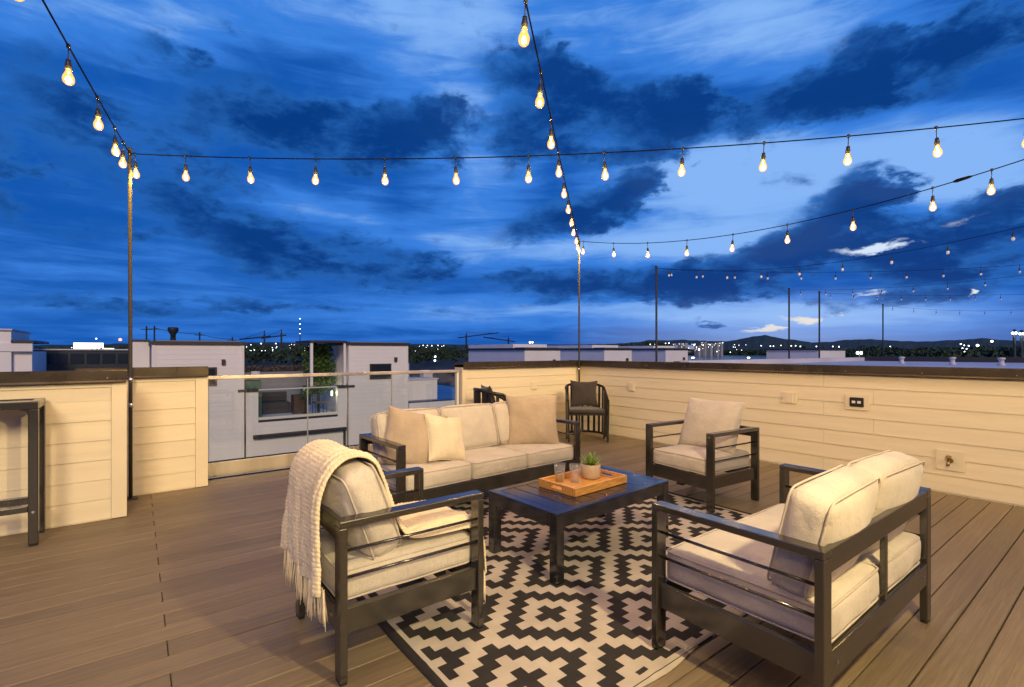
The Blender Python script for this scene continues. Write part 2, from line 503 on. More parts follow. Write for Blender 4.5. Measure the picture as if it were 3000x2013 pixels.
def lap_far(name, base):
    """white far siding whose courses are built separately; only slight weathering here"""
    return mat(name, base, 0.55, var=0.05, var_scale=0.8)


# ------------------------------------------------------------------ mesh helpers
class MB:
    def __init__(s): s.v, s.f, s.sm = [], [], []

    def add(s, vs, fs, smooth=False):
        o = len(s.v)
        s.v += [tuple(v) for v in vs]
        s.f += [tuple(i + o for i in f) for f in fs]
        s.sm += [smooth] * len(fs)
        return s

    def box(s, x0, x1, y0, y1, z0, z1):
        vs = [(x, y, z) for z in (z0, z1) for y in (y0, y1) for x in (x0, x1)]
        return s.add(vs, [(0, 2, 3, 1), (4, 5, 7, 6), (0, 1, 5, 4), (2, 6, 7, 3), (0, 4, 6, 2), (1, 3, 7, 5)])

    def obox(s, M, hx, hy, hz):
        vs = [M @ Vector((x * hx, y * hy, z * hz)) for z in (-1, 1) for y in (-1, 1) for x in (-1, 1)]
        return s.add(vs, [(0, 2, 3, 1), (4, 5, 7, 6), (0, 1, 5, 4), (2, 6, 7, 3), (0, 4, 6, 2), (1, 3, 7, 5)])

    def prism(s, poly, axis, a, b):
        """poly: 2-D outline; axis 'x': outline in (y,z), 'y': outline in (x,z), 'z': outline in (x,y)"""
        def P(u, v, w): return {"x": (w, u, v), "y": (u, w, v), "z": (u, v, w)}[axis]
        n = len(poly)
        vs = [P(u, v, a) for u, v in poly] + [P(u, v, b) for u, v in poly]
        fs = [tuple(range(n))[::-1], tuple(range(n, 2 * n))] + [(i, (i + 1) % n, n + (i + 1) % n, n + i) for i in range(n)]
        return s.add(vs, fs)

    def tube(s, pts, r, n=8, closed=False, caps=True, smooth=True, flat=1.0):
        pts = [Vector(p) for p in pts]
        m = len(pts)
        rr = r if isinstance(r, (list, tuple)) else [r] * m
        t0 = (pts[1] - pts[0]).normalized()
        up = Vector((0, 0, 1)) if abs(t0.z) < 0.9 else Vector((1, 0, 0))
        nrm = (up - t0 * up.dot(t0)).normalized()
        vs = []
        for k in range(m):
            if closed: t = (pts[(k + 1) % m] - pts[k - 1]).normalized()
            else: t = (pts[min(k + 1, m - 1)] - pts[max(k - 1, 0)]).normalized()
            nrm = (nrm - t * nrm.dot(t))
            nrm = nrm.normalized() if nrm.length > 1e-6 else t.orthogonal().normalized()
            bi = t.cross(nrm)
            for a in range(n):
                c, d = math.cos(2 * math.pi * a / n), math.sin(2 * math.pi * a / n)
                vs.append(pts[k] + nrm * (c * rr[k]) + bi * (d * rr[k] * flat))
        fs = []
        for k in range(m if closed else m - 1):
            k2 = (k + 1) % m
            for a in range(n):
                fs.append((k * n + a, k * n + (a + 1) % n, k2 * n + (a + 1) % n, k2 * n + a))
        s.add(vs, fs, smooth)
        if caps and not closed:
            o = len(s.v) - m * n
            s.f += [tuple(o + a for a in range(n))[::-1], tuple(o + (m - 1) * n + a for a in range(n))]
            s.sm += [False, False]
        return s

    def lathe(s, prof, n=20, c=(0, 0, 0), smooth=True):
        """prof: (r, z) from bottom to top"""
        vs = [(c[0] + r * math.cos(2 * math.pi * a / n), c[1] + r * math.sin(2 * math.pi * a / n), c[2] + z) for r, z in prof for a in range(n)]
        fs = [(k * n + a, k * n + (a + 1) % n, (k + 1) * n + (a + 1) % n, (k + 1) * n + a) for k in range(len(prof) - 1) for a in range(n)]
        s.add(vs, fs, smooth)
        o = len(s.v) - len(prof) * n
        if prof[0][0] > 1e-5: s.f.append(tuple(o + a for a in range(n))[::-1]); s.sm.append(False)
        if prof[-1][0] > 1e-5: s.f.append(tuple(o + (len(prof) - 1) * n + a for a in range(n))); s.sm.append(False)
        return s

    def grid(s, P, nu, nv, smooth=True, closed_u=False):
        """P(i, j) -> point"""
        vs = [P(i, j) for i in range(nu) for j in range(nv)]
        fs = []
        for i in range(nu if closed_u else nu - 1):
            for j in range(nv - 1):
                i2 = (i + 1) % nu
                fs.append((i * nv + j, i2 * nv + j, i2 * nv + j + 1, i * nv + j + 1))
        return s.add(vs, fs, smooth)

    def mesh(s, name, recalc=True):
        me = bpy.data.meshes.new(name)
        me.from_pydata(s.v, [], s.f)
        me.polygons.foreach_set("use_smooth", s.sm)
        if recalc:
            bm = bmesh.new(); bm.from_mesh(me)
            bmesh.ops.recalc_face_normals(bm, faces=bm.faces)
            bm.to_mesh(me); bm.free()
        me.update()
        return me

    def build(s, name, m, parent=None, local=False, bevel=0.0, seg=2, loc=None, recalc=True):
        if parent is not None and not local:
            inv = root_matrix(parent).inverted()
            s.v = [tuple(inv @ Vector(v)) for v in s.v]
        me = s.mesh(name, recalc)
        me.materials.append(m)
        o = bpy.data.objects.new(name, me)
        COL.objects.link(o)
        if parent is not None: o.parent = parent
        if loc is not None: o.location = loc
        if bevel:
            bv = o.modifiers.new("bevel", "BEVEL")
            bv.width = bevel; bv.segments = seg; bv.limit_method = "ANGLE"; bv.angle_limit = R(40)
            bv.harden_normals = False
        return o


def root_matrix(o):
    while o.parent is not None: o = o.parent
    return Matrix.Translation(o.location) @ o.rotation_euler.to_matrix().to_4x4()


def tag(o, label=None, cat=None, group=None, kind=None):
    if label: o["label"] = label
    if cat: o["category"] = cat
    if group: o["group"] = group
    if kind: o["kind"] = kind
    return o


def thing(name, label, cat, loc=(0, 0, 0), rz=0.0, group=None, kind=None):
    o = bpy.data.objects.new(name, None)
    COL.objects.link(o)
    o.location = loc
    o.rotation_euler = (0, 0, rz)
    o.empty_display_size = 0.1
    return tag(o, label, cat, group, kind)


def copy_tree(o, parent=None):
    c = o.copy()
    COL.objects.link(c)
    if parent is not None: c.parent = parent
    for ch in list(o.children): copy_tree(ch, c)
    return c


def inst(name, me, parent, loc, rz=0.0):
    o = bpy.data.objects.new(name, me)
    COL.objects.link(o)
    o.parent = parent
    o.location = loc
    o.rotation_euler = (0, 0, rz)
    return o

# ================================================================== SETTING
XR, YC, YA, YB = 5.84, 5.807, 4.864, 5.498      # right wall, glass/back wall, near-left wall, recessed left wall
ZC, ZT = 1.063, 1.143                            # underside and top of the coping

g = MB()
g.grid(lambda i, j: (-3500 + 7500 * i / 30.0, -2500 + 7500 * j / 30.0, -10.0), 31, 31, False)
tag(g.build("ground", dirt_m, recalc=False), kind="structure")

# deck: separate composite boards over a dark sub-base
deck = thing("deck", None, None, (0, 0, 0), kind="structure")
MB().box(-4.0, XR + 0.3, -4.0, YC + 0.15, -0.30, -0.032).build("sub_base", dirt_m, deck)
PITCH, GAP = 0.1395, 0.0055
plank_cache = {}


def plank(x0, x1, yc, dz):
    L = round(x1 - x0, 3)
    if L not in plank_cache:
        me = MB().box(-L / 2, L / 2, -(PITCH - GAP) / 2, (PITCH - GAP) / 2, -0.025, 0).mesh("plank")
        bm = bmesh.new(); bm.from_mesh(me)
        es = [e for e in bm.edges if all(v.co.z > -0.01 for v in e.verts)]
        bmesh.ops.bevel(bm, geom=es, offset=0.0025, segments=1, affect="EDGES")
        bm.to_mesh(me); bm.free()
        me.materials.append(deck_m)
        plank_cache[L] = me
    inst("plank", plank_cache[L], deck, ((x0 + x1) / 2, yc, dz))


k = 0
y = 0.575 + PITCH / 2 - PITCH * 24
while y < YC - 0.02:
    lim = YA if True else 0
    x0 = -3.6
    dz = random.uniform(-0.0008, 0.0004)
    if k % 2 == 0:
        plank(x0, 0.1085, y, dz); plank(0.1108, XR - 0.015, y, dz + random.uniform(-0.0005, 0.0005))
    else:
        plank(x0, XR - 0.015, y, dz)
    y += PITCH; k += 1

# ---------------------------------------------------------------- parapet walls
COURSES = [0.008, 0.16, 0.308, 0.458, 0.608, 0.758, 0.910, 1.056]


def parapet(label, a, b, n, zbot=0.0, posts=(), joints=(), boards_from=0.0, boards_to=None, frieze=False, thick=0.20, cap_over=0.035, group="siding parapet walls round the deck"):
    """wall whose face runs a->b (2-D points); n = unit normal pointing to the deck side"""
    a, b, n = Vector((*a, 0)), Vector((*b, 0)), Vector((*n, 0))
    d = (b - a).normalized(); L = (b - a).length
    w = thing("parapet_wall", label, "parapet wall", ((a + b) / 2).to_tuple(), 0, group)
    M = Matrix.Identity(4)
    M.col[0][:3] = d; M.col[1][:3] = n; M.col[2][:3] = (0, 0, 1); M.col[3][:3] = a

    def q(mb): mb.v = [tuple(M @ Vector(v)) for v in mb.v]; return mb
    q(MB().box(0.002, L - 0.002, -thick, -0.022, -0.3, ZC)).build("core", trim_m, w)
    boards_to = L if boards_to is None else boards_to
    cuts = [boards_from] + [j for j in joints] + [boards_to]
    top = len(COURSES) - 1 - (1 if frieze else 0)
    for c in range(top):
        z0, z1 = COURSES[c], COURSES[c + 1]
        for s in range(len(cuts) - 1):
            sh = 0.0 if (c % 2 == 0 or s == 0) else 0.0
            x0, x1 = cuts[s] + 0.001, cuts[s + 1] - 0.001
            if len(cuts) > 2 and c % 2 == 1:
                if s > 0: x0 += 0.45
                if s < len(cuts) - 2: x1 += 0.45
            off = random.uniform(-0.0008, 0.0008)
            prof = [(-0.022, z0), (0.0 + off, z0), (0.0 + off, z0 + 0.003), (-0.008 + off, z1 + 0.012), (-0.022, z1 + 0.012)]
            mb = MB()
            n_ = len(prof)
            vs = [(x0, u, v) for u, v in prof] + [(x1, u, v) for u, v in prof]
            mb.add(vs, [tuple(range(n_))[::-1], tuple(range(n_, 2 * n_))] + [(i, (i + 1) % n_, n_ + (i + 1) % n_, n_ + i) for i in range(n_)])
            q(mb).build("siding_board", siding, w)
    if frieze:
        q(MB().box(boards_from - 0.001, boards_to, -0.024, 0.006, COURSES[-2] + 0.10, ZC - 0.002)).build("frieze_board", trim_m, w, bevel=0.002)
        z0 = COURSES[-2]
        q(MB().box(boards_from + 0.002, boards_to - 0.002, -0.022, -0.004, z0, z0 + 0.105)).build("siding_board", siding, w)
    for (p0, p1) in posts:
        q(MB().box(p0, p1, -0.03, 0.010, 0.004, ZC - 0.004)).build("corner_board", trim_m, w, bevel=0.0025)
    # bent metal coping: face, drip lip, slightly sloped top
    prof = [(cap_over, ZC - 0.012), (cap_over + 0.008, ZC - 0.018), (cap_over + 0.010, ZC - 0.012), (cap_over + 0.004, ZC + 0.002), (cap_over + 0.004, ZT - 0.006), (cap_over - 0.004, ZT),
            (-thick - 0.02, ZT - 0.018), (-thick - 0.03, ZT - 0.03), (-thick - 0.03, ZC), (-thick - 0.025, ZC), (-thick - 0.022, ZT - 0.05), (cap_over - 0.006, ZT - 0.035)]
    mb = MB(); n_ = len(prof)
    vs = [(0.0, u, v) for u, v in prof] + [(L, u, v) for u, v in prof]
    mb.add(vs, [tuple(range(n_))[::-1], tuple(range(n_, 2 * n_))] + [(i, (i + 1) % n_, n_ + (i + 1) % n_, n_ + i) for i in range(n_)])
    cap = q(mb).build("coping", cap_m, w)
    # coping screws
    x = 0.35
    sc = MB()
    while x < L - 0.1:
        sc.box(x - 0.004, x + 0.004, cap_over + 0.003, cap_over + 0.008, ZC + 0.016, ZC + 0.024); x += 0.62
    q(sc).build("coping_screws", screw_m, cap)
    # painted base strip at the deck
    q(MB().box(boards_from, boards_to, -0.022, -0.006, -0.02, COURSES[0])).build("base_strip", trim_m, w)
    return w


parapet("cream sided parapet at far left, behind the bar table and nearest the pole", (-3.0, YA), (-0.056, YA), (0, -1), posts=[(2.852, 2.9455)], boards_to=2.852, frieze=True, thick=0.24)
# return face of that wall
parapet_b = parapet("short recessed cream parapet between the light pole and the glass railing", (-0.40, YB), (0.548, YB), (0, -1), posts=[(0.848, 0.948)], boards_to=0.848, frieze=True, thick=0.30)
parapet("cream sided parapet in the far corner, behind the sofa right of the glass railing", (3.575, YC), (XR, YC), (0, -1), posts=[(-0.001, 0.075)], boards_from=0.075, thick=0.20)
parapet("long cream sided parapet along the right side with outlets and a hose tap", (XR, YC + 0.2), (XR, -3.4), (-1, 0), joints=(3.85,), thick=0.20)

# ---------------------------------------------------------------- glass railing
rail = thing("glass_railing", "glass railing with pale metal top rail and steel base between the parapets", "railing", (2.06, YC, 0))
RX0, RX1 = 0.552, 3.572
RY = YC + 0.05
MB().box(RX0, RX1, RY - 0.028, RY + 0.028, 0.0, 0.150).build("base_shoe", steel_m, rail, bevel=0.003)
MB().box(RX0, RX1, RY - 0.016, RY + 0.016, 0.1505, 0.160).build("gasket", black_m, rail)
gx = [RX0 + 0.035, 1.553, 2.566, RX1 - 0.075]
for a, b2 in zip(gx, gx[1:]):
    gp = MB().box(a + 0.006, b2 - 0.006, RY - 0.006, RY + 0.006, 0.161, 0.997).build("glass_panel", rail_glass, rail)
    for xe in (a + 0.003, b2 - 0.003):
        MB().box(xe - 0.0018, xe + 0.0018, RY - 0.0055, RY + 0.0055, 0.162, 0.996).build("polished_edge", edge_m, gp)
MB().box(RX0, RX1 - 0.02, RY - 0.024, RY + 0.024, 0.998, 1.036).build("top_rail", steel_m, rail, bevel=0.005)
MB().box(RX1 - 0.062, RX1 - 0.030, RY - 0.02, RY + 0.02, 0.161, 0.997).build("end_post", white_p, rail, bevel=0.003)
MB().box(RX1 - 0.20, RX1 - 0.10, RY - 0.012, RY + 0.012, 0.975, 0.9975).build("clip", black_m, rail)

# ---------------------------------------------------------------- light poles and strings on this deck
GRP_POLE = "string light poles of the lit deck"


def pole(x, y, ztop, label, lean=(0, 0), straps=(), base=True, r=0.0145, group=GRP_POLE, z0=0.0):
    p = thing("light_pole", label, "pole", (x, y, z0), 0, group)
    MB().tube([(x, y, z0 + 0.004), (x + lean[0] * 0.3, y + lean[1] * 0.3, z0 + (ztop - z0) * 0.4), (x + lean[0], y + lean[1], ztop)], r, 10).build("shaft", pole_m, p)
    MB().tube([(x + lean[0], y + lean[1], ztop), (x + lean[0], y + lean[1], ztop + 0.03)], r * 1.25, 10).build("top_cap", pole_m, p)
    if base:
        MB().box(x - 0.05, x + 0.05, y - 0.05, y + 0.05, z0 + 0.001, z0 + 0.010).build("base_plate", black_m, p, bevel=0.002)
    for z in straps:
        MB().tube([(x, y, z), (x, y, z + 0.035)], r + 0.006, 10).build("pipe_strap", screw_m, p)
    return p


pole(-0.035, 5.42, 3.02, "tall thin steel pole in the gap between the two left parapets", (-0.005, -0.015), (0.80, 1.02))
pole(5.78, 5.745, 3.10, "thin steel pole in the far corner where the two parapets meet", (0.0, 0.0), (0.98, 0.55))
pole(5.775, -0.2, 3.02, "thin steel pole at the near right corner beside the long parapet", (0, 0), (0.98,))
pole(-0.85, -0.3, 3.02, "thin steel pole behind the camera on the near left corner", (0, 0), ())


def cat(A, B, sag, t):
    p = A.lerp(B, t)
    p.z -= sag * 4 * t * (1 - t)
    return p


def make_holder(lit, s=1.0):
    """weatherproof lamp holder with its bulb, hanging from (0,0,0)"""
    h = MB()
    h.tube([(0, 0, 0.012 * s), (0, 0, -0.010 * s)], 0.011 * s, 8)
    h.tube([(0, 0, -0.008 * s), (0, 0, -0.082 * s)], 0.0036 * s, 6)
    h.lathe([(0.006 * s, -0.145 * s), (0.0175 * s, -0.144 * s), (0.018 * s, -0.118 * s), (0.014 * s, -0.100 * s), (0.013 * s, -0.083 * s), (0.004 * s, -0.078 * s)], 12)
    hm = h.mesh("lamp_holder"); hm.materials.append(black_m)
    g_ = MB()
    if not lit:
        s *= 0.9
    g_.lathe([(0.0, -0.236 * s), (0.014 * s, -0.233 * s), (0.026 * s, -0.221 * s), (0.0305 * s, -0.203 * s), (0.0285 * s, -0.186 * s), (0.019 * s, -0.165 * s), (0.012 * s, -0.146 * s)], 14)
    gm = g_.mesh("bulb"); gm.materials.append(bulb_lit if lit else bulb_off)
    fm = None
    if lit:
        f_ = MB()
        f_.lathe([(0.0, -0.219 * s), (0.008 * s, -0.213 * s), (0.012 * s, -0.201 * s), (0.009 * s, -0.188 * s), (0.0, -0.178 * s)], 10)
        fm = f_.mesh("filament"); fm.materials.append(filament_m)
    return hm, gm, fm


H_LIT = make_holder(True, 0.90)
H_OFF = make_holder(False, 0.72)
bulb_light = bpy.data.lights.new("bulb_light", "POINT")
bulb_light.energy = BULB_W
bulb_light.color = (1.0, 0.86, 0.44)
bulb_light.shadow_soft_size = 0.022


def string_light(label, A, B, sag, ts, lit=True, group="lit string lights over the deck", r=0.0046, cat_name="string light", plug=None, swing=0.0):
    A, B = Vector(A), Vector(B)
    t_ = thing("string_light", label, cat_name, A.to_tuple(), 0, group)
    cb = MB().tube([cat(A, B, sag, i / 60.0) for i in range(61)], r, 6)
    if plug is not None:
        p0, p1 = cat(A, B, sag, plug), cat(A, B, sag, plug + 0.022)
        cb.tube([p0, p0.lerp(p1, 0.2), p0.lerp(p1, 0.8), p1], [0.006, 0.016, 0.013, 0.006], 8)
    cb.build("cable", cable_m, t_)
    hm, gm, fm = H_LIT if lit else H_OFF
    for t in ts:
        p = cat(A, B, sag, t) - A
        rz = random.uniform(0, 6.28)
        h = inst("lamp_holder", hm, t_, p, rz)
        if swing:
            h.rotation_euler = (random.uniform(-swing, swing), random.uniform(-swing, swing), rz)
        inst("bulb", gm, h, (0, 0, 0))
        if lit:
            inst("filament", fm, h, (0, 0, 0))
            lo = bpy.data.objects.new("bulb_light", bulb_light)
            COL.objects.link(lo); lo.parent = h; lo.location = (0, 0, -0.180)
    return t_


PT1, PT2, PT3, PT4 = (-0.04, 5.405, 3.0), (5.78, 5.745, 3.10), (5.775, -0.2, 3.02), (-0.85, -0.3, 3.0)


def spaced(A, B, first, step, last=1.0):
    L = (Vector(A) - Vector(B)).length
    out, s_ = [], first
    while s_ / L < last: out.append(s_ / L); s_ += step
    return out


string_light("string of lit bulbs crossing mid-sky from the left pole to the right edge", PT1, PT3, 0.19, [0.006] + spaced(PT1, PT3, 0.527, 0.588, 0.985), swing=0.05)
string_light("string of lit bulbs running steeply up the left edge from the left pole", PT1, PT4, 0.05, [s_ / 5.76 for s_ in (0.29, 0.62, 1.15, 1.80, 2.55, 3.15, 3.75, 4.35, 4.95, 5.5)], swing=0.06)
string_light("string of lit bulbs rising steeply overhead from the far corner pole", PT2, PT4, 0.10, spaced(PT2, PT4, 0.12, 0.27, 0.04) + spaced(PT2, PT4, 0.39, 0.605, 0.97), swing=0.05)
string_light("sagging string of lit bulbs above the long right parapet, with a plug joint", PT2, PT3, 0.36, [(0.10 + 0.63 * k_) / 5.945 for k_ in range(8)] + [4.90 / 5.945, 5.5 / 5.945], plug=0.782, swing=0.05)

# ---------------------------------------------------------------- this roof's own stair house behind the viewpoint, with its wall light
hs = thing("stair_house", "white sided stair house on the deck behind the viewpoint", "building", (2.1, -2.9, 0))
MB().box(0.9, 3.3, -5.3, -0.60, 0.0, 2.55).build("wall", far_siding, hs)
MB().box(0.84, 3.36, -5.36, -0.54, 2.552, 2.68).build("coping", far_cap, hs)
wl = thing("wall_light", "lit wall lantern on the stair house behind the viewpoint", "wall lamp", (1.42, -0.6, 2.25))
MB().box(1.36, 1.48, -0.598, -0.575, 2.11, 2.39).build("back_plate", black_m, wl, bevel=0.004)
MB().box(1.365, 1.475, -0.575, -0.44, 2.365, 2.385).build("hood", black_m, wl, bevel=0.004)
MB().tube([(1.42, -0.50, 2.18), (1.42, -0.50, 2.34)], 0.035, 12).build("lamp_glass", porch_m, wl)
pl = bpy.data.lights.new("porch_light", "POINT")
pl.energy = PORCH_W; pl.color = (1.0, 0.765, 0.37); pl.shadow_soft_size = 0.06
plo = bpy.data.objects.new("porch_light", pl); COL.objects.link(plo)
plo.parent = wl; plo.location = (0.0, 0.20, 0.0)

# ================================================================== FURNITURE
rg = thing("rug", "black and cream woven rug with stepped diamonds under the coffee table", "rug", (RUG[0], RUG[2], 0))


def rug_pt(i, j, nu=90, nv=76):
    u, v = i / (nu - 1), j / (nv - 1)
    x = (RUG[1] - RUG[0]) * u; y = (RUG[3] - RUG[2]) * v
    edge = max(0, 1 - v * 14)
    wob = 0.013 * math.sin(u * 17 + 0.6) + 0.006 * math.sin(u * 41)
    fold = 0.0035 * (math.exp(-((x - 0.74) / 0.014) ** 2) + math.exp(-((x - 2.2) / 0.014) ** 2) + 0.7 * math.exp(-((y - 0.62) / 0.013) ** 2) + 0.7 * math.exp(-((y - 1.25) / 0.013) ** 2))
    z = 0.0052 + fold + 0.0035 * edge * (0.5 + 0.5 * math.sin(u * 23)) + 0.0012 * noise.noise(Vector((u * 9, v * 8, 0)))
    return (x + 0.004 * math.sin(v * 13), y + wob * edge, z)


rmb = MB().grid(rug_pt, 90, 76)
ro = rmb.build("woven_mat", rug_m, rg, local=True, recalc=False)
so = ro.modifiers.new("thick", "SOLIDIFY"); so.thickness = 0.0045; so.offset = -1


def cushion(w, d, h, r, puff=0.012, seed=0.0, n=18, wr=0.0042, plump_axis=2):
    """soft rounded box centred on the origin (x width, y depth, z height)"""
    half = Vector((w / 2, d / 2, h / 2))
    r = min(r, min(half) * 0.98)
    mb = MB()

    def shape(p):
        qv = Vector((p[0] * half.x, p[1] * half.y, p[2] * half.z))
        inner = Vector([max(-(half[k] - r), min(half[k] - r, qv[k])) for k in range(3)])
        dl = qv - inner
        nrm = dl.normalized() if dl.length > 1e-9 else Vector((0, 0, 1))
        pos = inner + nrm * r
        b = [1 - p[k] * p[k] for k in range(3)]
        pos += Vector((math.copysign(1, p[0]) * puff * 0.6 * b[1] * b[2] * (abs(p[0]) > 0.99),
                       math.copysign(1, p[1]) * puff * (1.0 if plump_axis != 1 else 1.9) * b[0] * b[2] * (abs(p[1]) > 0.99),
                       math.copysign(1, p[2]) * puff * (1.0 if plump_axis != 2 else 1.6) * b[0] * b[1] * (abs(p[2]) > 0.99)))
        nz = noise.noise(pos * 7.0 + Vector((seed, seed * 2, 0))) * wr + noise.noise(pos * 21.0 + Vector((seed, 0, seed))) * wr * 0.4
        return pos + nrm * nz

    def cs(i): 
        t = 2 * i / n - 1
        return math.copysign(1 - (1 - abs(t)) ** 1.55, t)
    for ax in range(3):
        for sg in (-1, 1):
            def P(i, j, ax=ax, sg=sg):
                p = [0, 0, 0]; p[ax] = sg; p[(ax + 1) % 3] = cs(i); p[(ax + 2) % 3] = cs(j)
                return shape(p)
            mb.grid(P, n + 1, n + 1)
    return mb


def weld(o, dist=0.0004):
    bm = bmesh.new(); bm.from_mesh(o.data)
    bmesh.ops.remove_doubles(bm, verts=bm.verts, dist=dist)
    bmesh.ops.recalc_face_normals(bm, faces=bm.faces)
    for f in bm.faces: f.smooth = True
    bm.to_mesh(o.data); bm.free()
    return o


def rrect(w, h, r, n=5):
    out = []
    for cx, cy, a0 in ((w / 2 - r, h / 2 - r, 0), (-w / 2 + r, h / 2 - r, 90), (-w / 2 + r, -h / 2 + r, 180), (w / 2 - r, -h / 2 + r, 270)):
        for k_ in range(n + 1):
            a = R(a0 + 90 * k_ / n)
            out.append((cx + r * math.cos(a), cy + r * math.sin(a)))
    m = []
    for i in range(len(out)):
        a, b = Vector(out[i]), Vector(out[(i + 1) % len(out)])
        k2 = max(1, int((b - a).length / 0.06))
        m += [tuple(a.lerp(b, t / k2)) for t in range(k2)]
    return m


def box_cushion(name, parent, M, w, d, h, seed, axis, mtl=beige, r=0.035, puff=0.010):
    """upholstered box cushion with piping round its two large faces; axis 2: flat seat, axis 1: upright back"""
    mb = cushion(w, d, h, r, puff, seed, plump_axis=axis)
    mb.v = [tuple(M @ Vector(v)) for v in mb.v]
    c = weld(mb.build(name, mtl, parent, local=True))
    for sg in (-1, 1):
        if axis == 2:
            pts = [(x, y, sg * (h / 2 - 0.010)) for x, y in rrect(w - 0.006, d - 0.006, 0.04)]
        else:
            pts = [(x, sg * (d / 2 - 0.010), z) for x, z in rrect(w - 0.006, h - 0.006, 0.04)]
        pts = [M @ (Vector(p) + Vector((0, 0, 0.003 * noise.noise(Vector(p) * 6 + Vector((seed, 0, 0)))))) for p in pts]
        MB().tube(pts, 0.0042, 6, closed=True).build("piping", pipe_m, c, local=True)
    return c


def pillow_mb(w, h, th, seed=0.0, n=22, dip=0.10, power=0.42):
    """knife-edge pillow in the x-z plane, thickness along y"""
    mb = MB()
    for sg in (-1, 1):
        def P(i, j, sg=sg):
            u, v = 2 * i / n - 1, 2 * j / n - 1
            u = math.copysign(1 - (1 - abs(u)) ** 1.4, u); v = math.copysign(1 - (1 - abs(v)) ** 1.4, v)
            x = u * w / 2 * (1 - dip * (1 - v * v)); z = v * h / 2 * (1 - dip * (1 - u * u))
            t = th / 2 * max(0, (1 - u ** 2) * (1 - v ** 2)) ** power
            p = Vector((x, sg * t, z))
            p.y += sg * (0.010 * noise.noise(Vector((x * 9 + seed, z * 9, sg))) * min(1, t / 0.03))
            # gathers running in from the corners
            p.y += sg * 0.004 * math.sin(14 * math.atan2(v, u) + seed) * (u * u * v * v) * min(1, t / 0.01)
            return p
        mb.grid(P, n + 1, n + 1)
    return mb


def pillow(name, M, w, h, th, seed, mtl, label=None, parent=None, group=None, dip=0.10, loc=None):
    mb = pillow_mb(w, h, th, seed, dip=dip)
    if parent is None:
        root = thing(name, label, "pillow", loc, 0, group)
        inv = root_matrix(root).inverted()
        mb.v = [tuple(inv @ M @ Vector(v)) for v in mb.v]
        c = weld(mb.build("pillow_cover", mtl, root, local=True))
        M2, par = inv @ M, c
    else:
        mb.v = [tuple(M @ Vector(v)) for v in mb.v]
        c = weld(mb.build(name, mtl, parent, local=True))
        M2, par = M, c
    pts = []
    for k_ in range(80):
        a = k_ / 80 * 4
        s_, f = int(a), (a - int(a)) * 2 - 1
        u, v = ((f, -1), (1, f), (-f, 1), (-1, -f))[s_]
        x = u * w / 2 * (1 - dip * (1 - v * v)); z = v * h / 2 * (1 - dip * (1 - u * u))
        pts.append(M2 @ Vector((x, 0, z)))
    MB().tube(pts, 0.0038, 6, closed=True).build("piping", mtl, par, local=True)
    return c


ARM_W, ARM_T, ARM_H = 0.064, 0.030, 0.63


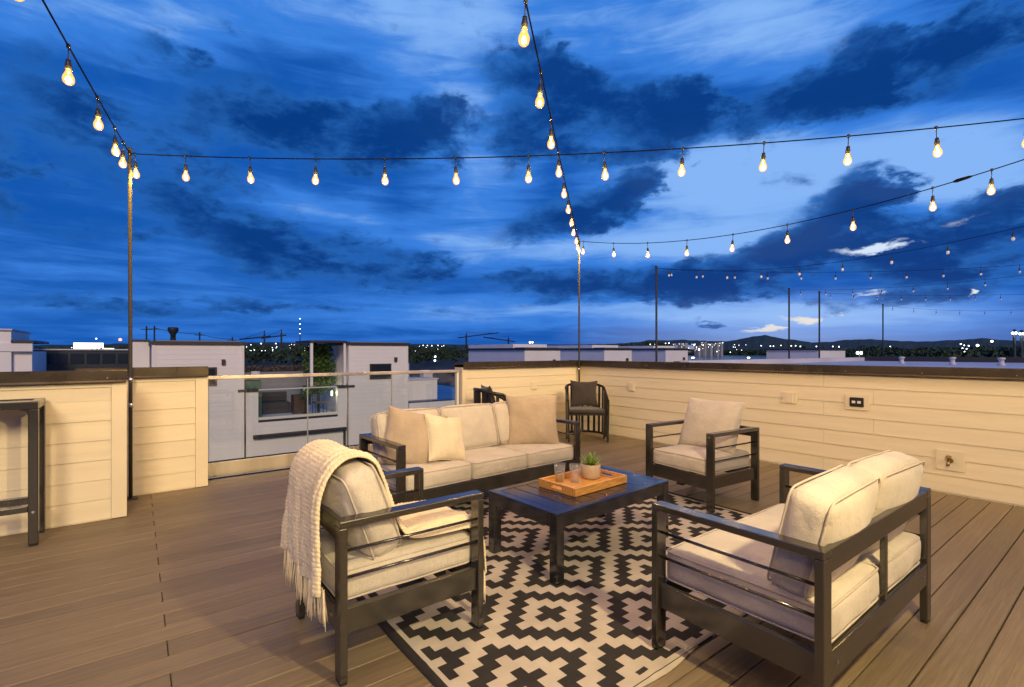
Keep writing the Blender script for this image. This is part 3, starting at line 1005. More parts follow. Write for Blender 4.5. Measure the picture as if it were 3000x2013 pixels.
def seat_frame(name, label, cat_, loc, rz, Wd, D, n, group, back_pillow=False, tilt=17, seed=0, backs=True, off=0.15, puff=0.018):
    """aluminium garden seat: local +Y is the front"""
    t_ = thing(name, label, cat_, loc, rz, group)
    hw, hd = Wd / 2, D / 2
    for sx in (-1, 1):
        xo, xi = sx * hw, sx * (hw - ARM_W)
        a, b2 = min(xo, xi), max(xo, xi)
        for y0, y1 in ((hd - ARM_T, hd), (-hd, -hd + ARM_T)):
            MB().box(a, b2, y0, y1, 0.012, ARM_H - 0.028).build("leg", frame_m, t_, local=True, bevel=0.0035)
            MB().box(a + 0.004, b2 - 0.004, y0 + 0.002, y1 - 0.002, 0.0, 0.0115).build("foot_pad", black_m, t_, local=True)
        MB().box(a, b2, -hd, hd, ARM_H - 0.0275, ARM_H).build("armrest", frame_m, t_, local=True, bevel=0.004)
        xc = (a + b2) / 2
        for z in (0.40, 0.505):
            MB().tube([(xc, -hd + ARM_T - 0.002, z), (xc, hd - ARM_T + 0.002, z)], 0.0065, 8).build("arm_bar", frame_m, t_, local=True)
        MB().box(xc - 0.014, xc + 0.014, -hd + ARM_T, hd - ARM_T, 0.185, 0.285).build("side_rail", frame_m, t_, local=True, bevel=0.003)
    MB().box(-hw + ARM_W, hw - ARM_W, hd - 0.028, hd - 0.002, 0.178, 0.282).build("front_rail", frame_m, t_, local=True, bevel=0.003)
    MB().box(-hw + ARM_W, hw - ARM_W, -hd + 0.002, -hd + 0.028, 0.185, 0.285).build("back_rail", frame_m, t_, local=True, bevel=0.003)
    MB().box(-hw + ARM_W, hw - ARM_W, -hd + 0.001, -hd + 0.027, 0.548, 0.628).build("top_back_rail", frame_m, t_, local=True, bevel=0.003)
    for k_ in range(1, n):
        x = -hw + ARM_W + (Wd - 2 * ARM_W) * k_ / n
        MB().box(x - 0.015, x + 0.015, -hd + 0.004, -hd + 0.024, 0.2855, 0.5475).build("back_support", frame_m, t_, local=True, bevel=0.002)
    MB().box(-0.03, 0.03, hd - 0.08, hd - 0.03, 0.150, 0.184).build("centre_foot", black_m, t_, local=True, bevel=0.003)
    # screw caps
    sc = MB()
    for sx in (-1, 1):
        for z in (0.235,):
            x = sx * (hw - ARM_W - 0.05)
            sc.box(x - 0.006, x + 0.006, -hd - 0.002, -hd + 0.004, z - 0.006, z + 0.006)
    sc.build("screws", screw_m, t_, local=True)
    iw = Wd - 2 * ARM_W - 0.006
    cw = iw / n
    for k_ in range(n):
        x = -iw / 2 + cw * (k_ + 0.5)
        M = Matrix.Translation((x, 0.004, 0.352)) @ Matrix.Rotation(R(random.uniform(-0.6, 0.6)), 4, "Z")
        box_cushion("seat_cushion", t_, M, cw - 0.004, D - 0.03, 0.136, seed + k_ * 3.1, 2)
    if backs:
        for k_ in range(n):
            x = -iw / 2 + cw * (k_ + 0.5)
            tl = tilt + random.uniform(-1.5, 1.5)
            if back_pillow:
                M = Matrix.Translation((x, -hd + 0.19, 0.630)) @ Matrix.Rotation(R(tl), 4, "X")
                pillow("back_cushion", M, cw + 0.02, 0.47, 0.19, seed + 2, beige, parent=t_, dip=0.07)
            else:
                M = Matrix.Translation((x, -hd + off, 0.605)) @ Matrix.Rotation(R(tl), 4, "X") @ Matrix.Rotation(R(random.uniform(-2, 2)), 4, "Z")
                box_cushion("back_cushion", t_, M, cw - 0.010, 0.150, 0.385, seed + k_ * 5.3 + 1, 1, r=0.045, puff=puff)
    return t_


sofa = seat_frame("sofa", "three seat beige garden sofa in front of the glass railing", "sofa", (2.350, 3.545, 0), R(182.6), 1.863, 0.66, 3, None, seed=4, tilt=16, off=0.150)
chair_l = seat_frame("armchair", "beige armchair with a knitted throw over its back, at the left of the rug", "armchair", (0.948, 2.215, 0), R(-90), 0.660, 0.66, 1, "matching aluminium armchairs", seed=11, tilt=20, off=0.160, puff=0.034)
chair_r = seat_frame("armchair", "beige armchair with an upright pillow back, beside the long right parapet", "armchair", (3.965, 2.437, 0), R(85.5), 0.690, 0.65, 1, "matching aluminium armchairs", back_pillow=True, seed=23, tilt=20)
love = seat_frame("loveseat", "two seat beige loveseat seen from behind in the right foreground", "loveseat", (2.390, 0.985, 0), 0.0, 1.25, 0.67, 2, None, seed=31, tilt=13, off=0.120)

# throw pillows on the sofa (its own frame: local +Y is the front)
SM = root_matrix(sofa)


def on_sofa(x, y, z, rx, rz, ry=0):
    return SM @ Matrix.Translation((x, y, z)) @ Matrix.Rotation(R(rz), 4, "Z") @ Matrix.Rotation(R(rx), 4, "X") @ Matrix.Rotation(R(ry), 4, "Y")


def wl_(M): return tuple(M.translation)


GP = "throw pillows on the sofa"
Mp = on_sofa(0.64, 0.015, 0.605, 20, -22, -13)
pillow("throw_pillow", Mp, 0.47, 0.45, 0.17, 3.3, taupe, "large taupe pillow leaning at the left end of the sofa, behind the small cream one", group=GP, loc=wl_(Mp))
Mp = on_sofa(0.40, 0.10, 0.595, 22, 12, -12)
pillow("throw_pillow", Mp, 0.38, 0.38, 0.15, 7.7, cream, "small cream pillow leaning in front of the taupe pillow at the sofa's left", group=GP, loc=wl_(Mp))
Mp = on_sofa(-0.60, 0.03, 0.635, 15, -34, 0)
pillow("throw_pillow", Mp, 0.49, 0.48, 0.16, 5.1, taupe, "square tan pillow standing alone at the right end of the sofa", group=GP, loc=wl_(Mp))

# ---------------------------------------------------------------- coffee table
tb = thing("coffee_table", "low black slatted metal coffee table on the rug", "coffee table", (2.352, 2.312, 0.006), R(2.9))
TW, TD, TH = 1.095, 0.612, 0.389
for sx in (-1, 1):
    for sy in (-1, 1):
        x, y_ = sx * (TW / 2 - 0.03), sy * (TD / 2 - 0.03)
        MB().box(x - 0.0295, x + 0.0295, y_ - 0.0295, y_ + 0.0295, 0.0, TH - 0.013).build("leg", table_m, tb, local=True, bevel=0.0035)
for sy in (-1, 1):
    y_ = sy * (TD / 2 - 0.016)
    MB().box(-TW / 2 + 0.060, TW / 2 - 0.060, y_ - 0.013, y_ + 0.013, TH - 0.085, TH - 0.013).build("apron", table_m, tb, local=True, bevel=0.003)
for sx in (-1, 1):
    x = sx * (TW / 2 - 0.016)
    MB().box(x - 0.013, x + 0.013, -TD / 2 + 0.060, TD / 2 - 0.060, TH - 0.085, TH - 0.013).build("apron", table_m, tb, local=True, bevel=0.003)
for sy in (-1, 1):
    a, b2 = sorted((sy * TD / 2, sy * (TD / 2 - 0.055)))
    MB().box(-TW / 2, TW / 2, a, b2, TH - 0.0125, TH).build("top_border", table_m, tb, local=True, bevel=0.003)
for sx in (-1, 1):
    a, b2 = sorted((sx * TW / 2, sx * (TW / 2 - 0.055)))
    MB().box(a, b2, -TD / 2 + 0.0555, TD / 2 - 0.0555, TH - 0.0125, TH).build("top_border", table_m, tb, local=True, bevel=0.003)
NS = 9
sw = (TW - 0.111) / NS
slat_me = None
for k_ in range(NS):
    if slat_me is None:
        o = MB().box(-sw / 2 + 0.0025, sw / 2 - 0.0025, -TD / 2 + 0.0565, TD / 2 - 0.0565, -0.0125, -0.0008).build("slat", table_m, tb, local=True, bevel=0.0025)
        slat_me = o
    else:
        o = slat_me.copy(); COL.objects.link(o)
    o.location = (-TW / 2 + 0.0555 + sw * (k_ + 0.5), 0, TH)

# ---------------------------------------------------------------- tray, glasses, plant
TZ = 0.3955
ta = thing("serving_tray", "bamboo serving tray with glasses and a plant on the coffee table", "tray", (2.372, 2.318, TZ), R(3.2))
tw, td, thh = 0.515, 0.325, 0.052
MB().box(-tw / 2 + 0.004, tw / 2 - 0.004, -td / 2 + 0.004, td / 2 - 0.004, 0.0, 0.009).build("bottom", tray_m, ta, local=True)
for sy in (-1, 1):
    a, b2 = sorted((sy * td / 2, sy * (td / 2 - 0.013)))
    MB().box(-tw / 2, tw / 2, a, b2, 0.001, thh).build("side", tray_m, ta, local=True, bevel=0.002)
for sx in (-1, 1):
    a, b2 = sorted((sx * tw / 2, sx * (tw / 2 - 0.013)))
    mb = MB()
    yi = td / 2 - 0.0135
    mb.box(a, b2, -yi, yi, 0.001, 0.018).box(a, b2, -yi, yi, 0.036, thh).box(a, b2, -yi, -0.045, 0.018, 0.036).box(a, b2, 0.045, yi, 0.018, 0.036)
    mb.build("end_with_handle_slot", tray_m, ta, local=True)


def tumbler(label, x, y_):
    t_ = thing("drinking_glass", label, "glass", (x, y_, TZ + 0.0092), 0, "clear tumblers on the tray")
    r0, r1, h = 0.030, 0.0385, 0.118
    prof = [(0.0, 0.0005), (r0, 0.0005), (r0 + 0.001, 0.004), (r1, h), (r1 - 0.0012, h + 0.001), (r1 - 0.0024, h), (r0 - 0.001, 0.012), (0.0, 0.011)]
    MB().lathe(prof, 28).build("cup", cup_glass, t_, local=True)
    MB().lathe([(0.0, 0.0125), (r0 - 0.0022, 0.0128), (r0 + 0.0022, 0.062), (0.0, 0.062)], 28).build("water", water_m, t_, local=True)
    return t_


tumbler("clear tumbler of water on the tray, nearer the tray's left end", 2.283, 2.452)
tumbler("clear tumbler of water on the tray, next to the potted succulent", 2.350, 2.372)
pp = thing("potted_succulent", "small green succulent in a round sand pot on the tray", "potted plant", (2.516, 2.388, TZ + 0.0092))
MB().lathe([(0.0, 0.0), (0.056, 0.0), (0.063, 0.010), (0.0665, 0.040), (0.0675, 0.095), (0.0655, 0.099), (0.062, 0.095), (0.060, 0.080), (0.0, 0.079)], 32).build("pot", pot_m, pp, local=True)
MB().lathe([(0.059, 0.0805), (0.03, 0.086), (0.0, 0.088)], 20).build("soil", soil_m, pp, local=True)
lf = MB()
for ring, (cnt, tl, ln) in enumerate(((13, 62, 0.092), (11, 42, 0.098), (9, 24, 0.088), (5, 9, 0.070))):
    for k_ in range(cnt):
        a = 2 * math.pi * (k_ + 0.5 * ring) / cnt + random.uniform(-0.12, 0.12)
        tt = R(tl + random.uniform(-8, 8))
        L_ = ln * random.uniform(0.85, 1.15)
        w_ = 0.0095
        M = Matrix.Translation((0.010 * math.cos(a), 0.010 * math.sin(a), 0.084)) @ Matrix.Rotation(a, 4, "Z") @ Matrix.Rotation(tt, 4, "Y")
        rows = []
        for f, wd in ((0, 0.6), (0.3, 1.0), (0.65, 0.75), (0.9, 0.3), (1.0, 0.03)):
            bend = 0.016 * f * f
            rows += [(-bend, -w_ * wd, f * L_), (-bend - 0.004 * wd, 0, f * L_), (-bend, w_ * wd, f * L_), (-bend + 0.003 * wd, 0, f * L_)]
        fs = [(r_ * 4 + q_, r_ * 4 + (q_ + 1) % 4, (r_ + 1) * 4 + (q_ + 1) % 4, (r_ + 1) * 4 + q_) for r_ in range(4) for q_ in range(4)]
        lf.add([M @ Vector(v) for v in rows], fs, True)
tag(lf.build("leaves", leaf_m, pp, local=True), kind="stuff")

# ---------------------------------------------------------------- knitted throw over the left armchair
th = thing("throw_blanket", "chunky cream knitted throw with fringe draped over the left armchair", "blanket", (0.74, 2.24, 0.87))
PATH = [(0.585, 0.335), (0.584, 0.50), (0.585, 0.63), (0.592, 0.705), (0.612, 0.765), (0.648, 0.812), (0.700, 0.835), (0.752, 0.832), (0.797, 0.798), (0.830, 0.725), (0.868, 0.615),
        (0.908, 0.510), (0.955, 0.462), (1.05, 0.450), (1.17, 0.447), (1.245, 0.444), (1.290, 0.425), (1.305, 0.37), (1.308, 0.29), (1.308, 0.225)]
YN = [1.955, 1.965, 1.975, 1.985, 1.99, 1.995, 2.0, 2.0, 2.0, 2.0, 1.995, 1.985, 1.97, 1.965, 1.96, 1.955, 1.95, 1.945, 1.94, 1.935]
YF = [2.575, 2.555, 2.535, 2.515, 2.50, 2.49, 2.485, 2.48, 2.475, 2.47, 2.46, 2.45, 2.44, 2.42, 2.40, 2.38, 2.36, 2.34, 2.32, 2.30]


def catmull(P, t):
    n_ = len(P) - 1
    f = min(max(t, 0), 1) * n_
    i = min(int(f), n_ - 1); u = f - i
    g_ = lambda k_: P[min(max(k_, 0), n_)]
    def c(a, b, d, e): return 0.5 * (2 * b + (d - a) * u + (2 * a - 5 * b + 4 * d - e) * u * u + (3 * b - a - 3 * d + e) * u ** 3)
    a, b, d, e = g_(i - 1), g_(i), g_(i + 1), g_(i + 2)
    if isinstance(b, tuple): return tuple(c(a[k_], b[k_], d[k_], e[k_]) for k_ in range(len(b)))
    return c(a, b, d, e)


# arc-length table so that stitches keep their size
tbl = [0.0]
for i in range(1, 401):
    a, b2 = catmull(PATH, (i - 1) / 400), catmull(PATH, i / 400)
    tbl.append(tbl[-1] + math.hypot(a[0] - b2[0], a[1] - b2[1]))
BL = tbl[-1]


def at_len(s_):
    import bisect
    i = min(max(bisect.bisect_left(tbl, s_), 1), 400)
    f = (s_ - tbl[i - 1]) / max(1e-9, tbl[i] - tbl[i - 1])
    return (i - 1 + f) / 400


NU, NV = 300, 84
ST = 0.0175


def blanket_base(s_, v):
    t = at_len(s_)
    X, Z = catmull(PATH, t)
    t2 = at_len(min(BL, s_ + 0.004)); t1 = at_len(max(0, s_ - 0.004))
    a, b2 = catmull(PATH, t1), catmull(PATH, t2)
    dx, dz = b2[0] - a[0], b2[1] - a[1]
    l = math.hypot(dx, dz)
    nx, nz = -dz / l, dx / l
    return X, catmull(YN, t) + (catmull(YF, t) - catmull(YN, t)) * v, Z, nx, nz, t


def blanket_pt(i, j):
    s_ = BL * i / (NU - 1); v = j / (NV - 1)
    X, Y, Z, nx, nz, t = blanket_base(s_, v)
    wd = catmull(YF, t) - catmull(YN, t)
    yy = v * wd
    # folds: a rolled near edge, broad soft ripples in the hanging parts
    hang = max(0, 1 - t * 4.2) + max(0, (t - 0.80) * 4)
    fold = 0.016 * math.exp(-((yy - 0.035) / 0.022) ** 2) + 0.013 * math.exp(-((yy - 0.095) / 0.022) ** 2)
    fold += hang * (0.012 * math.sin(yy * 30 + 1.2 + 1.5 * t) + 0.007 * math.sin(yy * 55)) + 0.006 * noise.noise(Vector((yy * 6, s_ * 5, 2)))
    cu, cv = s_ / ST, yy / (ST * 1.12)
    cu += 0.25 * noise.noise(Vector((s_ * 14, yy * 14, 9))); cv += 0.22 * noise.noise(Vector((s_ * 10, yy * 10, 4)))
    tri = abs((cv % 1) - 0.5) * 2
    k1 = abs(math.sin(math.pi * cv)) ** 0.7
    k2 = 0.5 + 0.5 * math.sin(2 * math.pi * (cu + tri * 0.55))
    kn = (0.0085 + 0.004 * noise.noise(Vector((cu * 0.6, cv * 0.6, 5)))) * k1 * (0.52 + 0.48 * k2)
    o = fold + kn + 0.006
    # on the seat the throw lies doubled, with its near edge rolled under
    lift = min(1, max(0, (t - 0.64) / 0.06)) * min(1, max(0, (0.86 - t) / 0.05)) * 0.034
    return (X + nx * o, Y + 0.0025 * math.sin(2 * math.pi * cu), Z + nz * o + lift * (1 - math.exp(-(yy / 0.02) ** 2)) * (1 - math.exp(-((wd - yy) / 0.03) ** 2)))


bo = MB().grid(blanket_pt, NU, NV).build("knit", knit_m, th, recalc=True)
so = bo.modifiers.new("thick", "SOLIDIFY"); so.thickness = 0.007; so.offset = 0
fr = MB()
for end in (0, 1):
    n_ = 34
    for k_ in range(n_):
        v = (k_ + 0.5) / n_
        X, Y, Z, nx, nz, t = blanket_base(0.0 if end == 0 else BL, v)
        for q_ in range(3):
            L_ = random.uniform(0.105, 0.145)
            ox, oy = random.uniform(-0.010, 0.012), random.uniform(-0.014, 0.014)
            x0 = X + nx * 0.010 + (0.010 * math.sin(v * 22) * (end == 0))
            pts = [(x0 + ox * 0.2, Y + oy * 0.15, Z + 0.012), (x0 + ox * 0.5, Y + oy * 0.4, Z - 0.03), (x0 + ox, Y + oy * 0.8, Z - L_ * 0.65), (x0 + ox * 1.3, Y + oy * 1.1 + random.uniform(-0.006, 0.006), Z - L_)]
            fr.tube(pts, [0.0038, 0.0032, 0.0030, 0.0016], 5)
tag(fr.build("fringe", knit_m, th), kind="stuff")

# ---------------------------------------------------------------- bar table at the left edge
bt = thing("bar_table", "tall narrow dark metal bar table against the far left parapet, at the picture edge", "bar table", (-1.05, 4.66, 0))
bx0, bx1, by0, by1, bh = -1.60, -0.512, 4.488, 4.832, 0.952
lw = 0.050
for x0 in (bx0, bx1 - lw):
    for y0 in (by0, by1 - lw):
        MB().box(x0, x0 + lw, y0, y0 + lw, 0.012, bh - 0.0505).build("leg", frame_m, bt, bevel=0.005)
        MB().box(x0 + 0.004, x0 + lw - 0.004, y0 + 0.004, y0 + lw - 0.004, 0.0, 0.0115).build("foot_pad", black_m, bt)
for y0 in (by0, by1 - lw):
    MB().box(bx0, bx1, y0, y0 + lw, bh - 0.05, bh).build("top_rail", frame_m, bt, bevel=0.006)
    MB().box(bx0 + lw, bx1 - lw, y0 + 0.01, y0 + lw - 0.01, 0.225, 0.265).build("foot_rail", frame_m, bt, bevel=0.003)
for x0 in (bx0, bx1 - lw):
    MB().box(x0, x0 + lw, by0 + lw + 0.001, by1 - lw - 0.001, bh - 0.05, bh).build("top_rail", frame_m, bt, bevel=0.006)
MB().box(bx0 + lw + 0.001, bx1 - lw - 0.001, by0 + lw + 0.001, by1 - lw - 0.001, bh - 0.02, bh - 0.006).build("tabletop", table_m, bt)
# rounded corner brackets under the top
for x0, sg in ((bx1 - lw, -1), (bx0 + lw, 1)):
    r_ = 0.045
    poly = [(x0, bh - 0.0505), (x0, bh - 0.0505 - r_)] + [(x0 + sg * (r_ - r_ * math.cos(R(a))), bh - 0.0505 - r_ + r_ * math.sin(R(a))) for a in (15, 30, 45, 60, 75)] + [(x0 + sg * r_, bh - 0.0505)]
    MB().prism(poly, "y", by0 + 0.006, by0 + lw - 0.006).build("corner_bracket", frame_m, bt)
MB().tube([(bx1 - lw / 2, by0 + 0.004, 0.225), (bx1 - lw / 2, by0 - 0.004, 0.225)], 0.008, 10).build("bolt", screw_m, bt)

# ---------------------------------------------------------------- two dark barrel chairs in the corner


def barrel_chair(label, loc, rz, pil_label):
    t_ = thing("barrel_chair", label, "chair", loc, rz, "dark barrel chairs in the far corner")
    rd, fy = 0.285, 0.285
    def plan(s_):       # s_ in 0..1 from front right, round the back, to front left
        side = fy + 0.02; arc = math.pi * rd; tot = 2 * side + arc
        d = s_ * tot
        if d < side: return Vector((rd, fy - d, 0)), d / side
        if d < side + arc:
            a = (d - side) / rd
            return Vector((rd * math.cos(a), -0.02 - rd * math.sin(a), 0)), 1.0
        d -= side + arc
        return Vector((-rd, -0.02 + d, 0)), 1 - d / side
    def top(s_):
        p, f = plan(s_)
        b_ = max(0, -(p.y) / 0.3)
        return 0.585 + 0.155 * f + 0.06 * min(1, b_)
    N_ = 64
    rp = []
    for i in range(N_ + 1):
        p, f = plan(i / N_); rp.append(p + Vector((0, 0, top(i / N_))))
    MB().tube(rp, 0.020, 8, flat=0.75).build("top_rail", dark_chair, t_, local=True)
    MB().tube([plan(i / N_)[0] * 0.97 + Vector((0, 0, 0.065)) for i in range(N_ + 1)], 0.017, 8, flat=0.7).build("bottom_rail", dark_chair, t_, local=True)
    for i in range(17):
        s_ = i / 16
        p, f = plan(s_)
        z1 = top(s_) - 0.012
        front = i in (0, 16)
        z0 = 0.0 if front else 0.066
        q0, q1 = p * 0.97 + Vector((0, 0, z0)), p + Vector((0, 0, z1))
        tan = (plan(min(1, s_ + 0.01))[0] - plan(max(0, s_ - 0.01))[0]).normalized()
        a = math.atan2(tan.y, tan.x)
        mb = MB()
        hw_, ht = (0.019, 0.013) if front else (0.017, 0.007)
        vs = []
        for q_, sc_ in ((q0, 1), (q1, 1)):
            for dx, dy in ((-hw_, -ht), (hw_, -ht), (hw_, ht), (-hw_, ht)):
                vs.append(q_ + Vector((dx * math.cos(a) - dy * math.sin(a), dx * math.sin(a) + dy * math.cos(a), 0)))
        mb.add(vs, [(3, 2, 1, 0), (4, 5, 6, 7)] + [(k_, (k_ + 1) % 4, 4 + (k_ + 1) % 4, 4 + k_) for k_ in range(4)])
        mb.build("leg" if front else "slat", dark_chair, t_, local=True)
    for s_ in (3 / 16, 13 / 16):
        p = plan(s_)[0] * 0.97
        MB().tube([p, p + Vector((0, 0, 0.066))], 0.014, 8).build("leg", dark_chair, t_, local=True)
    # seat pan and cushion
    outline = [plan(i / 40)[0] * 0.93 for i in range(41)]
    MB().prism([(p.x, p.y) for p in outline], "z", 0.375, 0.398).build("seat_pan", dark_chair, t_, local=True)
    n_ = len(outline)
    mb = MB()
    prof = [(0.90, 0.399), (0.985, 0.405), (1.0, 0.425), (0.985, 0.446), (0.92, 0.456), (0.5, 0.462), (0.0, 0.463)]
    vs = []
    for sc_, z in prof:
        vs += [Vector((p.x * sc_ * 0.93, (p.y - 0.02) * sc_ * 0.95 + 0.02, z)) for p in outline]
    fs = [(k_ * n_ + i, k_ * n_ + (i + 1) % n_, (k_ + 1) * n_ + (i + 1) % n_, (k_ + 1) * n_ + i) for k_ in range(len(prof) - 1) for i in range(n_)]
    mb.add(vs, fs, True)
    mb.f.append(tuple(range(n_))[::-1]); mb.sm.append(False)
    mb.build("seat_cushion", dark_fab, t_, local=True)
    M = root_matrix(t_) @ Matrix.Translation((0.0, -0.115, 0.655)) @ Matrix.Rotation(R(14), 4, "X") @ Matrix.Rotation(R(random.uniform(-4, 4)), 4, "Y")
    pillow("throw_pillow", M, 0.41, 0.40, 0.13, loc[0], dark_fab, pil_label, group="dark pillows on the barrel chairs", dip=0.13, loc=tuple(M.translation))
    return t_


barrel_chair("dark slatted barrel chair in the far corner, fully in view beside the light pole", (5.264, 5.106, 0), R(142.6), "dark brown pillow on the barrel chair by the corner pole")
barrel_chair("dark slatted barrel chair mostly hidden behind the sofa, near the glass railing", (3.74, 5.20, 0), R(-108), "dark brown pillow on the chair half hidden behind the sofa")

# ---------------------------------------------------------------- things fixed to the walls


def plate(label, cat_, side, pos, z, w, h, kind):
    """side 'R': on the right wall at Y=pos; side 'C': on the corner wall at X=pos"""
    if side == "R":
        t_ = thing("wall_plate" if kind != "tap" else "hose_tap", label, cat_, (XR, pos, z), R(90))
    else:
        t_ = thing("wall_plate", label, cat_, (pos, YC, z), R(0))
    # local: x along the wall, -y towards the deck for C; for R rotate so that +x of wall = ..., deck is local +y
    sgn = 1 if side == "R" else -1
    MB().box(-w / 2, w / 2, *sorted((sgn * 0.001, sgn * 0.010)), -h / 2, h / 2).build("mounting_block", trim_m, t_, local=True, bevel=0.003)
    if kind == "outlet":
        MB().box(-0.036, 0.036, *sorted((sgn * 0.0105, sgn * 0.017)), -0.055 * h / 0.13, 0.055 * h / 0.13).build("cover", trim_m, t_, local=True, bevel=0.006)
    if kind == "dark":
        MB().box(-0.062, 0.062, *sorted((sgn * 0.0105, sgn * 0.022)), -0.048, 0.048).build("box", black_m, t_, local=True, bevel=0.006)
        for dx in (-0.024, 0.024):
            MB().box(dx - 0.015, dx + 0.015, *sorted((sgn * 0.0225, sgn * 0.027)), -0.013, 0.013).build("socket", white_p, t_, local=True, bevel=0.003)
    if kind == "tap":
        MB().tube([(0, sgn * 0.0102, 0), (0, sgn * 0.026, 0)], 0.022, 14).build("flange", brass_m, t_, local=True)
        MB().tube([(0, sgn * 0.026, 0), (0, sgn * 0.065, 0), (0, sgn * 0.085, -0.012), (0, sgn * 0.090, -0.040)], [0.011, 0.011, 0.011, 0.013], 10).build("spout", brass_m, t_, local=True)
        MB().tube([(0, sgn * 0.060, 0.010), (0, sgn * 0.072, 0.036)], 0.005, 8).tube([(0, sgn * 0.071, 0.035), (0, sgn * 0.075, 0.043)], 0.022, 12).build("handle", brass_m, t_, local=True)
    return t_


plate("small cream outlet cover on the long right parapet, nearest the far corner", "outlet", "R", 4.714, 0.764, 0.12, 0.13, "outlet")
plate("cream outlet cover on the right parapet behind the upright-pillow armchair", "outlet", "R", 2.495, 0.766, 0.15, 0.13, "outlet")
plate("dark open outlet box with two pale sockets on the right parapet", "outlet", "R", 1.847, 0.769, 0.21, 0.16, "dark")
plate("brass hose tap on a square block low on the right parapet", "hose tap", "R", 1.123, 0.301, 0.20, 0.185, "tap")
plate("cream outlet cover on the corner parapet between the two barrel chairs", "outlet", "C", 4.864, 0.766, 0.12, 0.13, "outlet")

# ================================================================== NEIGHBOURS ACROSS THE ALLEY
FY = 18.0
fb_cache = {}


def far_boards(par, x0, x1, z0, z1, yf=FY, step=0.1506):
    """lap boards of a far facade facing -Y"""
    L = round(x1 - x0, 3)
    if (L, step) not in fb_cache:
        prof = [(0.0, 0.0), (-0.013, 0.0), (-0.013, 0.003), (-0.006, step), (0.0, step)]
        mb = MB(); n_ = 5
        vs = [(-L / 2, u, v) for u, v in prof] + [(L / 2, u, v) for u, v in prof]
        mb.add(vs, [tuple(range(n_))[::-1], tuple(range(n_, 2 * n_))] + [(i, (i + 1) % n_, n_ + (i + 1) % n_, n_ + i) for i in range(n_)])
        me = mb.mesh("siding_board"); me.materials.append(far_siding)
        fb_cache[(L, step)] = me
    n_ = int(round((z1 - z0) / step))
    P = Vector(par.location)
    for i in range(n_):
        inst("siding_board", fb_cache[(L, step)], par, Vector(((x0 + x1) / 2, yf - 0.001, z0 + i * step)) - P)


def window(par, x0, x1, z0, z1, yf=FY, lit=None):
    w = MB()
    for a in ((x0, x1, z1 - 0.05, z1), (x0, x1, z0, z0 + 0.05), (x0, x0 + 0.05, z0 + 0.05, z1 - 0.05), (x1 - 0.05, x1, z0 + 0.05, z1 - 0.05)):
        w.box(a[0], a[1], yf - 0.060, yf - 0.022, a[2], a[3])
    f = w.build("window", far_cap, par)
    MB().box(x0 + 0.051, x1 - 0.051, yf - 0.040, yf - 0.030, z0 + 0.051, z1 - 0.051).build("pane", lit or dark_glass, f)
    return f


def stair_tower(label, x0, x1, zt, depth, detail=True, back_h=None, win=True, zb=-10.0):
    t_ = thing("town_house", label, "building", ((x0 + x1) / 2, FY + depth / 2, zb), 0, "white town houses across the alley")
    MB().box(x0 + 0.01, x1 - 0.01, FY, FY + depth, zb, zt - 0.1).build("wall", far_siding, t_)
    if detail:
        n_ = int((zt - 0.1 + 3.1) / 0.1506)
        far_boards(t_, x0 + 0.08, x1 - 0.08, zt - 0.1 - n_ * 0.1506, zt - 0.1)
        for a in (x0, x1 - 0.08):
            MB().box(a, a + 0.08, FY - 0.030, FY - 0.0005, -3.2, zt - 0.102).build("corner_board", far_siding, t_)
    MB().box(x0 - 0.05, x1 + 0.07, FY - 0.07, FY + depth + 0.07, zt - 0.1, zt).build("coping", far_cap, t_)
    MB().box(x0 + 0.1, x1 - 0.1, FY + 0.1, FY + depth - 0.1, zt + 0.002, zt + 0.03).build("roof", roof_m, t_)
    if back_h:
        MB().box(x0 + 0.02, x1 - 0.1, FY + 0.9, FY + depth + 0.02, zt - 0.098, back_h).build("rear_wall", far_siding, t_)
    if win:
        window(t_, x0 + 0.8, x0 + 1.65, zt - 1.38, zt - 0.80)
        lm = MB().box(x0 + 1.78, x0 + 1.88, FY - 0.12, FY - 0.022, zt - 0.72, zt - 0.56).build("wall_lamp", far_cap, t_)
    return t_


t1 = stair_tower("white sided stair tower across the alley, left of the dark terrace opening", 0.38, 2.80, 1.60, 4.9)
t2 = stair_tower("white sided stair tower across the alley with a small window above the sofa's left end", 6.20, 8.57, 1.63, 4.9)
t3 = stair_tower("white box shaped stair tower nearest the corner pole, left of it on the skyline", 14.5, 16.8, 1.47, 4.9, detail=False, back_h=1.66)
t4 = stair_tower("white stair tower with a low window on the skyline just right of the corner pole", 20.0, 22.3, 1.49, 4.9, detail=False, back_h=1.66)
t5 = stair_tower("white stair tower farthest right of the row across the alley", 25.45, 27.8, 1.50, 4.9, detail=False, back_h=1.66)

# terrace block between the first two towers
tr = thing("roof_terrace", "white terrace block with a wide dark opening between the two stair towers", "building", (4.5, 21, -10), 0)
MB().box(2.90, 6.10, FY + 0.05, FY + 5.5, -10, -1.06).build("wall", far_siding, tr)
MB().box(2.86, 3.22, FY + 0.02, FY + 0.22, -1.058, -0.02).build("parapet", far_siding, tr)
MB().box(5.82, 6.14, FY + 0.02, FY + 0.22, -1.058, -0.02).build("parapet", far_siding, tr)
far_boards(tr, 2.86, 3.22, -1.058, 0.0, FY + 0.02)
far_boards(tr, 5.82, 6.14, -1.058, 0.0, FY + 0.02)
far_boards(tr, 2.86, 6.14, -1.06 - 14 * 0.1506, -1.06, FY + 0.02)
MB().box(2.62, 3.22, FY - 0.06, FY + 0.28, -0.018, 0.060).build("coping", far_cap, tr)
MB().box(5.82, 6.42, FY - 0.06, FY + 0.28, -0.018, 0.060).build("coping", far_cap, tr)
